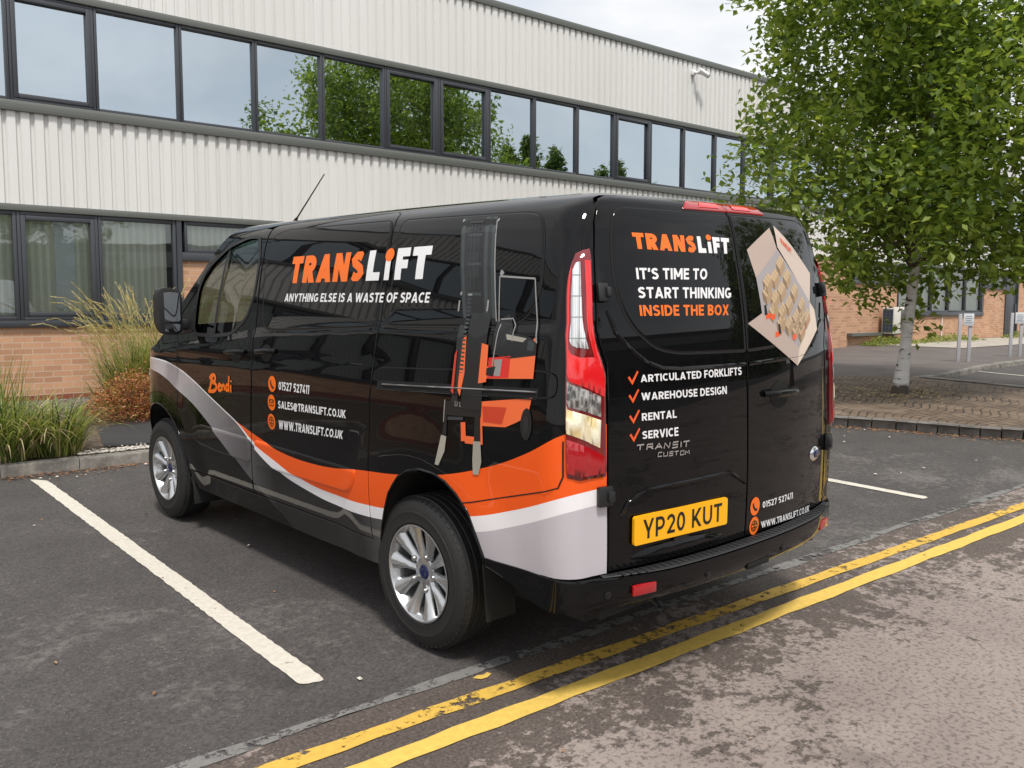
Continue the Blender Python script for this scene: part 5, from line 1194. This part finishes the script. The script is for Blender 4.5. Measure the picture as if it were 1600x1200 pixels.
for k, (a, b) in enumerate(zip(QM[:-1], QM[1:])):
    j = round((a+.348)/1.08)
    window(a+.002, b-.002, 3.802, 5.118, j % 5 == 0 or j in (5, 6), M_G1)
    bot = {4: 3.86, 5: 4.16, 6: 4.10, 7: 4.05, 8: 4.12, 9: 4.12}.get(j, 4.0+.5*abs(math.sin(j*2.3)))
    l, r = a+.02, b-.02
    if j == 4: l, r = a+.50+.12, b-.02; bot = 4.17; bx('roller_blind', a+.02, a+.44, .12, .125, 3.86, 5.1, M_BLIND)
    if j in (0, 1): r = b-.26
    if j in (7, 10, 12): l = a+.25
    bx('roller_blind', l, r, .12, .125, bot, 5.1, M_BLIND)
# ground floor, left run of tall windows
gm = [.6075-.9535*k for k in range(0, 28)]
bx('window_sill', Q0, 1.69, -.055, .10, 1.012, 1.100, M_FRAME, bev=.008)
bx('brick_wall', Q0, 1.69, 0.0, .14, .145, 1.012, M_BRICK); bx('plinth', Q0, 1.69, -.004, .14, -.8, .145, M_PLINTH)
edges = [1.62]+gm
for k, (b, a) in enumerate(zip(edges[:-1], edges[1:])):
    if a < Q0: break
    window(a+.002, b-.002, 1.102, 2.460, k % 2 == 1, M_G2, fw=.042)
    bx('vertical_blind', a+.03, b-(.10 if k == 0 else .03), .11, .115, 1.16, 2.42, M_BLIND2)
bx('window_jamb', 1.622, 1.69, -.045, .10, 1.102, 2.460, M_FRAME)
M_PALE = Mat('pale_paper', (.62, .66, .74), .8); bx('pin_board', .10, .34, .095, .10, 1.25, 2.36, M_PALE)
# brick with high-level windows
bx('brick_wall', 1.69, 22.07, 0.0, .14, .145, 1.912, M_BRICK); bx('plinth', 1.69, 22.07, -.004, .14, -1.4, .145, M_PLINTH)
bx('window_sill', 1.69, 22.07, -.05, .10, 1.912, 2.030, M_FRAME, bev=.008)
q = 1.735
while q < 22:
    window(q, min(q+1.16, 22.05), 2.032, 2.460, False, M_G2, fw=.042); q += 1.165
bx('vertical_blind', 1.8, 21.9, .11, .115, 2.05, 2.42, M_BLIND2)
# brick pier
bx('brick_pier', 16.9, 18.46, -.52, -.002, -.15, 2.455, M_BRICK); bx('pier_base', 16.893, 18.467, -.527, -.006, -1.2, -.152, M_PLINTH)
# tall window group at the right, then brick, door, brick
bx('window_sill', 22.0, 27.80, -.055, .10, 1.005, 1.130, M_FRAME, bev=.008)
bx('brick_wall', 22.072, 27.78, 0.0, .14, .25, 1.003, M_BRICK); bx('plinth', 22.072, 27.78, -.004, .14, -1.4, .25, M_PLINTH)
rm = [22.08, 23.05, 24.15, 25.29, 26.46, 27.64]
for a, b in zip(rm[:-1], rm[1:]): window(a+.002, b-.002, 1.132, 2.460, False, M_G2, fw=.045)
bx('vertical_blind', 22.1, 27.6, .11, .115, 1.16, 2.42, M_BLIND2)
bx('window_jamb', 27.642, 27.78, -.045, .10, 1.132, 2.460, M_FRAME)
bx('brick_wall', 27.782, 29.54, 0.0, .14, .28, 1.88, M_BRICK); bx('plinth', 27.782, 29.54, -.004, .14, -1.4, .28, M_PLINTH); bx('window_sill', 27.782, 29.54, -.05, .10, 1.882, 1.97, M_FRAME)
window(27.785, 29.53, 1.972, 2.460, False, M_G2, fw=.045)
dr = bx('door', 29.60, 30.52, .0, .05, .22, 2.36, M_FRAME, bev=.006); mb = MB()
for a, b, c, d in ((29.542, 29.60, .2, 2.46), (30.52, 30.58, .2, 2.46), (29.60, 30.52, 2.362, 2.46)): mb.box(((a+b)/2, .0, (c+d)/2), (b-a-.001, .10, d-c))
mb.build('door_frame', M_FRAME, dr); mb = MB(); mb.tube([(30.42, -.03, 1.1), (30.42, -.03, 1.4)], .015, 8); mb.build('handle', M_SATIN, dr, smooth=50)
bx('door_step', 29.4, 30.7, -.5, .1, -1.0, .215, M_CONC)
bx('brick_wall', 30.582, Q1, 0.0, .14, .30, 2.455, M_BRICK); bx('plinth', 30.582, Q1, -.004, .14, -1.6, .30, M_PLINTH)
mb = MB(); mb.tube([(24.9, -.02, .27), (24.9, -.02, 1.0)], .018, 8); mb.build('waste_pipe', M_WHITE, bld, smooth=60)
bx('ledge', 19.40, 22.06, -.16, -.002, .505, .585, M_FLASH)
# air-conditioning unit on the wall
ac = tag(empty('air_conditioner', fpt(21.5, -.30, .55)), 'white air conditioning unit mounted low on the brick wall behind the birch trunk', 'air conditioner')
ac.rotation_euler = (0, 0, FA)
M_ACW = Mat('cream_casing', (.62, .60, .55), .45); M_ACB = Mat('blue_grille', (.03, .06, .11), .4)
mb = MB(); mb.cbox((.0, 0, .37), (1.0, .36, .72), .02); mb.build('casing', M_ACW, ac, smooth=30)
mb = MB(); mb.cbox((-.505, .0, .37), (.012, .29, .64), .003); mb.build('side_grille', M_ACB, ac)
mb = MB()
for k in range(7): mb.box((-.513, 0, .08+.095*k), (.008, .29, .012))
for y in (-.05, .05): mb.box((-.513, y, .37), (.009, .010, .64))
mb.build('grille_bars', M_FLASH, ac)
mb = MB(); mb.cbox((.14, -.186, .37), (.56, .014, .60), .004); fg = mb.build('fan_grille', M_FLASH, ac); mb = MB()
for r in np.linspace(.05, .27, 6): mb.tube([(.14+r*math.cos(a), -.197, .37+r*math.sin(a)) for a in np.linspace(0, 2*math.pi, 25)], .004, 5, cap=False)
mb.build('fan_guard', M_TRIM, fg)
mb = MB(); mb.box((-.4, .08, -.02), (.04, .5, .04)); mb.box((.4, .08, -.02), (.04, .5, .04)); mb.box((-.4, .29, -.15), (.04, .03, .3)); mb.box((.4, .29, -.15), (.04, .03, .3)); mb.build('bracket', M_FLASH, ac)
# security camera
mb = MB()
for k in range(110):
    mb.tube([(-3.5+k*.157*1.5, -.030, 6.05-.02*(k % 2)), (-3.5+k*.157*1.5, -.037, 6.05-.02*(k % 2))], .009, 6)
mb.build('fixings', M_FLASH, bld)
cc = tag(empty('security_camera', fpt(12.70, -.035, 6.22)), 'white security camera fixed below the roof edge of the office block', 'camera'); cc.rotation_euler = (0, 0, FA)
mb = MB(); mb.cbox((0, -.03, .06), (.12, .07, .12), .02); mb.tube([(0, -.06, .06), (.08, -.18, .03)], .03, 10); mb.build('mount', M_WHITE, cc, smooth=40)
mb = MB(); mb.tube([(-.02, -.20, .085), (.20, -.26, -.01)], .055, 14); mb.build('camera_body', M_WHITE, cc, smooth=40); mb = MB(); mb.tube([(.20, -.26, -.01), (.222, -.266, -.02)], .048, 14); mb.build('lens_face', M_TRIM, cc, smooth=40)
# bright slabs along the building's foot
def strip_sheet(name, qs, n0, n1, z, mat):
    vs = []; fs = []
    for q in qs:
        for n in (n0, n1): p = BM @ Vector((q, n, 0)); vs.append((p.x, p.y, gh(p.x, p.y)+z))
    fs = [(2*i, 2*i+2, 2*i+3, 2*i+1) for i in range(len(qs)-1)]; return tag(mesh(name, vs, fs, mat), kind='structure')
strip_sheet('paved_path', list(np.linspace(20.4, 46, 40)), -2.6, -.02, .082, M_SLAB)
# ------------------------------------------------------------------ the neighbour's buildings and far side (mirrored in the paint and the glass)
nb = tag(empty('warehouse', (34, -34, 0), R(8)), 'low dark warehouse with pale fascia standing across the road', 'building')
mb = MB(); mb.box((0, -8, 2.6), (70, 16, 7.0)); mb.build('wall', Mat('dark_cladding', (.16, .155, .15), .6), nb)
mb = MB(); mb.box((0, .03, 5.1), (70, .12, .9)); mb.build('fascia', Mat('pale_fascia', (.45, .45, .45), .5), nb)
for x in np.linspace(-32, 32, 17):
    mb = MB(); mb.box((x, .05, 1.8), (2.6, .1, 2.2)); mb.build('window', M_FRAME, nb)
# ------------------------------------------------------------------ vegetation
def leaf_mat(name, c, tr=.35, rough=.45):
    M = Mat(name, c, rough); t = M.node('ShaderNodeBsdfTranslucent', {0: (min(1, c[0]*1.6), min(1, c[1]*1.5), c[2]*1.0, 1)})
    mx_ = M.node('ShaderNodeMixShader', {0: tr, 1: M.b.outputs[0], 2: t.outputs[0]}); M.l.new(mx_.outputs[0], M.out.inputs[0]); return M
G_L = [leaf_mat('birch_leaf', (.155, .235, .036), .48), leaf_mat('birch_leaf_light', (.25, .33, .055), .48), leaf_mat('birch_leaf_dark', (.080, .14, .025), .42)]
G_S = [leaf_mat('sedge_green', (.14, .20, .04)), leaf_mat('sedge_light', (.32, .35, .095)), leaf_mat('sedge_dark', (.05, .08, .02)), leaf_mat('sedge_straw', (.50, .40, .24), .2)]
G_R = [leaf_mat('red_leaf', (.36, .125, .05)), leaf_mat('orange_leaf', (.46, .21, .085)), leaf_mat('yellow_green_leaf', (.30, .26, .06)), leaf_mat('brown_leaf', (.16, .07, .035))]
M_BARK = Mat('birch_bark', rough=.8); _c = M_BARK.coord(); _mp = M_BARK.node('ShaderNodeMapping', {0: _c, 'Scale': (2.2, 2.2, 9)}).outputs[0]
_n = M_BARK.noise(1.5, 5, .6, _mp, .6); _z = M_BARK.node('ShaderNodeSeparateXYZ', {0: _c}).outputs[2]; _b = M_BARK.noise(7, 6, .7, _c)
_col = M_BARK.ramp(_n, [(.0, (.05, .045, .04)), (.37, (.05, .045, .04)), (.405, (.60, .58, .57)), (.7, (.80, .78, .77))])
_low = M_BARK.ramp(M_BARK.math('ADD', _z, M_BARK.math('MULTIPLY', _b, .25)), [(.20, (1, 1, 1)), (.27, (0, 0, 0))])
M_BARK.set('Base Color', M_BARK.mix(_low, _col, (.085, .065, .05, 1))); M_BARK.bump(M_BARK.noise(9, 6, .7, _mp), .6, .02)
M_TWIG = Mat('twig', (.09, .062, .045), .85); M_BARKD = Mat('brown_bark', (.10, .075, .055), .9)
def leaves(mb, pts, size, nmat=3, droop=.4, fat=.62, w=(.5, .3, .2)):
    """leaf-sized faces, two triangles folded along the midrib"""
    n = len(pts)
    for p in pts:
        s = size*rng.uniform(.7, 1.35); a = rng.uniform(0, 6.283); el = rng.gauss(-droop, .45)
        d = Vector((math.cos(a)*math.cos(el), math.sin(a)*math.cos(el), math.sin(el)))
        sd_ = d.cross(Vector((rng.gauss(0, .5), rng.gauss(0, .5), 1))).normalized(); up = sd_.cross(d)
        p = Vector(p); r = rng.random(); mb.cur = 0 if r < w[0] else (1 if r < w[0]+w[1] else (2 if nmat < 4 or r < sum(w[:3]) else 3))
        mb.add([p, p+d*s*.45+sd_*s*fat*.5+up*s*.10, p+d*s, p+d*s*.45-sd_*s*fat*.5+up*s*.10], [(0, 1, 2), (0, 2, 3)])
def tree(name, label, base, h_, r_crown, zc, rz, n_clump, per, lsize, trunk_r, mats, bark, group=None, seed=1, lean=(0, 0), gap=.5, limb=16, shape='round', taper=.35):
    st_ = rng.getstate(); rng.seed(seed)
    t = tag(empty(name, base), label, 'tree', group)
    mb = MB(); top = zc+rz*.75; pts = []; rad = []
    for k in range(15):
        s = k/14; z = top*s; pts.append(Vector((lean[0]*s+.05*math.sin(3*s+1)*(s > 0), lean[1]*s+.05*math.cos(4*s)*(s > 0)-.05*(s > 0), z))); rad.append(trunk_r*(1-s)**.8*(1+.75*math.exp(-z/.14))+.012)
    pts[0] = Vector((0, 0, -.12)); mb.tube(pts, rad, 16); tk = mb.build('trunk', bark, t, smooth=60)
    def axis(z): s = min(1, max(0, z/top)); return Vector((lean[0]*s, lean[1]*s, z))
    cl = []
    while len(cl) < n_clump:
        a = rng.uniform(0, 6.283); c = rng.uniform(-1, 1); rr = rng.random()**.42
        d = Vector((math.cos(a)*math.sqrt(1-c*c), math.sin(a)*math.sqrt(1-c*c), c))
        lob = 1+.16*math.sin(3*a+seed)+.12*math.sin(5*a+2.1*c*3+seed*2)+.10*math.sin(7*c+a*2)
        if shape == 'cone': k = max(.04, (1-c)/2)**.9; q = Vector((d.x/max(.05, math.sqrt(1-c*c))*rr*r_crown*k, d.y/max(.05, math.sqrt(1-c*c))*rr*r_crown*k, zc+rz*c))
        else: q = axis(zc)+Vector((d.x*r_crown*lob*rr, d.y*r_crown*lob*rr, (abs(d.z)**(.75 if shape == 'full' else 1))*(1 if d.z > 0 else -1)*rz*rr))
        hole = math.sin(q.x*2.3+seed)+math.sin(q.y*2.9+seed*1.7)+math.sin(q.z*2.6+q.x*.8+seed*.6)
        if hole < -gap*2.0: continue
        cl.append(q)
    if limb:
        mb = MB()
        for k in range(limb):
            c = cl[rng.randrange(len(cl))]; z0 = max(zc-rz*.85, min(c.z-.3-rng.random()*.9, top*.92)); a = axis(z0); mid = a.lerp(c, .5)+Vector((rng.gauss(0, .12), rng.gauss(0, .12), .15+rng.random()*.2))
            r0 = trunk_r*.32*(1-z0/(top*1.15)); P_ = [a, a.lerp(mid, .5)+Vector((0, 0, .06)), mid, mid.lerp(c, .55), c]; mb.tube(P_, [r0+.012, r0*.8+.009, r0*.55+.007, r0*.3+.005, .004], 7)
            for _ in range(4):
                c2 = cl[rng.randrange(len(cl))]
                if (c2-mid).length < 1.5: mb.tube([mid, mid.lerp(c2, .5)+Vector((0, 0, .05)), c2], [.010, .007, .003], 5)
        mb.build('limbs', M_TWIG, t, smooth=60)
    mb = MB()
    for c in cl:
        R0 = .18+.26*rng.random(); P_ = []
        for _ in range(int(per*rng.uniform(.6, 1.4))):
            v = Vector((rng.gauss(0, 1), rng.gauss(0, 1), rng.gauss(0, 1))).normalized()*R0*1.45*rng.random()**.45; P_.append(c+v-Vector((0, 0, abs(rng.gauss(0, .07)))))
        b = rng.random(); w = (.55, .30, .15) if b < .4 else ((.40, .52, .08) if b < .72 else (.50, .18, .32)); leaves(mb, P_, lsize, 3, w=w)
    mb.build('crown', mats, t, fixn=False); rng.setstate(st_); return t
tree('birch_tree', 'silver birch with white bark growing in the cobbled island', (8.9, 2.36, gh(8.9, 2.36)+.085), 8, 2.62, 4.55, 3.35, 860, 62, .112, .066, G_L, M_BARK, seed=4, lean=(.34, -.20), gap=.58, limb=40, shape='full')
# trees that stand behind the camera and show in the windows and in the paint
for k, (x, y, h_, rc, sd) in enumerate(((16.5, -7.0, 11, 3.9, 9), (-9, -24, 11, 4.2, 12), (6, -30, 12, 4.6, 15))):
    tree('broadleaf_tree', ['broad leafy tree mirrored in the middle of the upper windows', 'broad leafy tree across the road, furthest west of the row', 'broad leafy tree across the road beside the warehouse'][k], (x, y, gh(x, y)), h_, rc, 6.2, 4.3, 330, 60, .17, .2, G_L, M_BARKD, group='leafy trees across the road', seed=sd, gap=.55, limb=12)
first = None
for k, (x, y) in enumerate(((31, -21), (33.5, -22), (36.0, -22.5), (38.5, -23), (41, -23.5), (43.5, -24.5), (46, -25), (48.5, -26))):
    if k < 2:
        o = tree('conifer', 'dark pointed conifer in the far row, mirrored in the upper windows', (x, y, -1), 13, 3.3, 6.0+k*.5, 6.0+k*.5, 190, 50, .30, .2, [G_L[2], G_L[0], G_L[2]], M_BARKD, group='conifers far across the road', seed=30+k, gap=1.2, limb=0, shape='cone'); first = first or o
    else: o = copy_tree(first); o.location = (x, y, -1); o.rotation_euler = (0, 0, k*1.3); o.scale = (1, 1, .9+.07*(k % 3))
# ---- grasses
def blades(mb, c, n, L, spread, base_r, mats_w, width=.009, el=(50, 88), bend=1.0, up_bias=0.0, rects=None):
    for _ in range(n):
        a = rng.uniform(0, 6.283); rr = base_r*math.sqrt(rng.random()); p = Vector((c[0]+rr*math.cos(a), c[1]+rr*math.sin(a), c[2]))
        az = a+rng.gauss(0, .7); e = R(rng.uniform(*el)); l = L*rng.uniform(.55, 1.15); w = width*rng.uniform(.6, 1.3); seg = 7
        r = rng.random(); acc = 0; mi = 0
        for i, q in enumerate(mats_w):
            acc += q
            if r < acc: mi = i; break
        mb.cur = mi; sd_ = Vector((-math.sin(az), math.cos(az), 0)); vs = []
        bd = bend*rng.uniform(.6, 1.5)*(1.45 if mi == 3 else 1)
        for k in range(seg+1):
            s = k/seg; ww = w*(1-s**2.2)*(.6+.4*min(1, s*4))+.0006; vs += [p+sd_*ww*.5, p-sd_*ww*.5]
            ee = e-bd*s*s*1.6; p = p+Vector((math.cos(az)*math.cos(ee), math.sin(az)*math.cos(ee), math.sin(ee)))*l/seg
            if p.z < c[2]-.09: p.z = c[2]-.09
        mb.add(vs, [(2*k, 2*k+1, 2*k+3, 2*k+2) for k in range(seg)])
mb = MB()
for (x, y, n, L) in ((-1.75, 5.50, 420, .74), (-1.40, 5.38, 520, .72), (-1.02, 5.36, 400, .60), (-2.3, 5.7, 320, .74)): blades(mb, (x, y, .09), n, L, .3, .20, (.36, .34, .12, .18), .015)
for x, y in ((-1.45, 5.65), (-1.3, 5.75)): blades(mb, (x, y, .09), 40, .92, .2, .10, (.6, .3, .1, 0), .013, (76, 89), .25)
tag(mb.build('ornamental_grass', G_S, fixn=False), 'low arching clump of green and straw sedge spilling over the concrete kerb', 'plant')
# tall flowering grass by the wall
tg = tag(empty('pampas_grass', (.72, 7.80, .09)), 'tall feathery flowering grass standing against the ground floor windows', 'plant')
mb = MB()
for (x, y, n, L) in ((.10, .0, 620, 1.02), (-.20, .10, 380, .90), (.35, -.1, 520, 1.0), (-.50, -.15, 120, .6)): blades(mb, (x, y, 0), n, L, .3, .20, (.34, .40, .12, .14), .014, (55, 88), .75)
mb.build('blades', G_S, tg, fixn=False)
mb = MB(); M_PLUME = leaf_mat('plume', (.60, .50, .27), .3, .8); M_PLUME2 = leaf_mat('plume_green', (.42, .42, .15), .3, .8)
for _ in range(210):
    a = rng.uniform(0, 6.283); rr = .35*math.sqrt(rng.random()); p = Vector((rr*1.3*math.cos(a)+rng.choice((-.1, .15)), rr*.8*math.sin(a), 0)); az = a+rng.gauss(0, .6); e = R(rng.uniform(66, 89)); l = rng.uniform(1.0, 1.62); seg = 12; q = [p.copy()]; bd = rng.uniform(.2, .95)
    for k in range(seg):
        s = k/seg; ee = e-bd*s**4*2.2; p = p+Vector((math.cos(az)*math.cos(ee), math.sin(az)*math.cos(ee), math.sin(ee)))*l/seg; q.append(p.copy())
    mb.cur = 1; mb.tube(q, [.003*(1-.6*i/seg) for i in range(seg+1)], 4, cap=False)
    for k in range(int(26)):
        s = .80+.20*k/25; i = min(seg-1, int(s*seg)); b = q[i].lerp(q[i+1], s*seg-i); d = (q[i+1]-q[i]).normalized(); o_ = Vector((rng.gauss(0, 1), rng.gauss(0, 1), rng.gauss(0, .6))).normalized(); e2 = b+d*.036+o_*.017*(1.2-abs(s-.9)*6); sd_ = d.cross(o_).normalized()*.005; mb.cur = 0 if rng.random() < .75 else 1; mb.add([b-sd_, b+sd_, e2], [(0, 1, 2)])
mb.build('flower_stems', [M_PLUME, M_PLUME2], tg, fixn=False)
# russet shrub
sb = tag(empty('russet_shrub', (.35, 6.95, .09)), 'low rounded shrub with small orange and red leaves beside the van nose', 'shrub')
mb = MB()
for _ in range(7200):
    a = rng.uniform(0, 6.283); c = rng.random(); r = rng.random()**.35; s = math.sqrt(1-c*c); k = 1+.10*math.sin(4*a)+.08*math.sin(7*c+2*a)
    P_ = Vector((.70*s*math.cos(a)*r*k, .50*s*math.sin(a)*r*k, .52*c*r*k+.02)); leaves(mb, [P_], .034, 4, droop=-.2, fat=.5, w=(.34, .34, .16, .16))
mb.build('leaves', G_R, sb, fixn=False); mb = MB()
for _ in range(40):
    a = rng.uniform(0, 6.283); r = rng.random(); mb.tube([(0.1*math.cos(a), .1*math.sin(a), 0), (.55*r*math.cos(a), .38*r*math.sin(a), .45*math.sqrt(1-r*r*.9))], [.006, .002], 4)
mb.build('stems', M_TWIG, sb)
# weeds at the foot of the right-hand wall
for (q0, q1, n_, s_, lab) in ((19.6, 22.0, 420, .075, 'low green weeds under the air conditioning unit'), (22.4, 26.4, 520, .07, 'low green weeds growing along the wall behind the birch'), (28.6, 31.2, 300, .06, 'low green weeds by the grey door')):
    mb = MB()
    for _ in range(n_*2):
        q = rng.uniform(q0, q1); n = -.25-abs(rng.gauss(0, .25)); hh = .20*(1-((q-(q0+q1)/2)/((q1-q0)/2))**2)*(.5+.5*abs(math.sin(q*3)))+.03; p = BM @ Vector((q, n, 0)); leaves(mb, [(p.x, p.y, gh(p.x, p.y)+.075+rng.random()*hh)], s_, 3, droop=-.3, w=(.45, .45, .1))
    tag(mb.build('weed_clump', [G_S[0], G_S[1], G_L[0]], fixn=False), lab, 'weeds')
# ------------------------------------------------------------------ post signs on the pavement
M_POST = Mat('galvanised_grey', (.46, .46, .50), .5); M_SIGN = Mat('sign_white', (.70, .72, .75), .4); M_SIGNI = Mat('sign_ink', (.20, .27, .36), .5)
def post_sign(loc, rz, label):
    o = tag(empty('post_sign', loc, rz), label, 'sign', 'twin post bay signs'); mb = MB()
    for x in (-.095, .095):
        mb = MB(); mb.cbox((x, 0, .45), (.060, .05, .98), .006); mb.build('post', M_POST, o, smooth=30)
    mb = MB(); mb.cbox((.05, -.037, .83), (.19, .016, .24), .004); p = mb.build('sign_panel', M_SIGN, o, smooth=30); mb = MB()
    for k, w in enumerate((.11, .13, .09, .12)): mb.box((.05, -.0455, .90-.042*k), (w, .003, .014))
    mb.build('sign_text', M_SIGNI, p); return o
az = math.atan2(-(-3.09-3.9), -(-3.19-15.07))
post_sign((15.08, 3.91, gh(15.08, 3.91)+.07), R(-52), 'grey twin post sign with white panel, nearer the birch trunk'); post_sign((17.6, 3.82, gh(17.6, 3.82)+.07), R(-56), 'grey twin post sign with white panel, in front of the grey door')
# a street lamp across the road
lp = tag(empty('street_lamp', (-6.5, -9.5, 0)), 'tall grey street lamp across the road, seen in the van paintwork', 'street lamp'); mb = MB(); mb.tube([(0, 0, 0), (0, 0, 7)], [.09, .05], 10); mb.tube([(0, 0, 7), (.3, .2, 7.4), (1.2, .9, 7.6)], [.05, .045, .04], 8); mb.build('pole', M_POST, lp, smooth=50); mb = MB(); mb.cbox((1.45, 1.05, 7.6), (.6, .25, .12), .03, Matrix.Rotation(R(38), 3, 'Z')); mb.build('lamp_head', M_POST, lp, smooth=40)
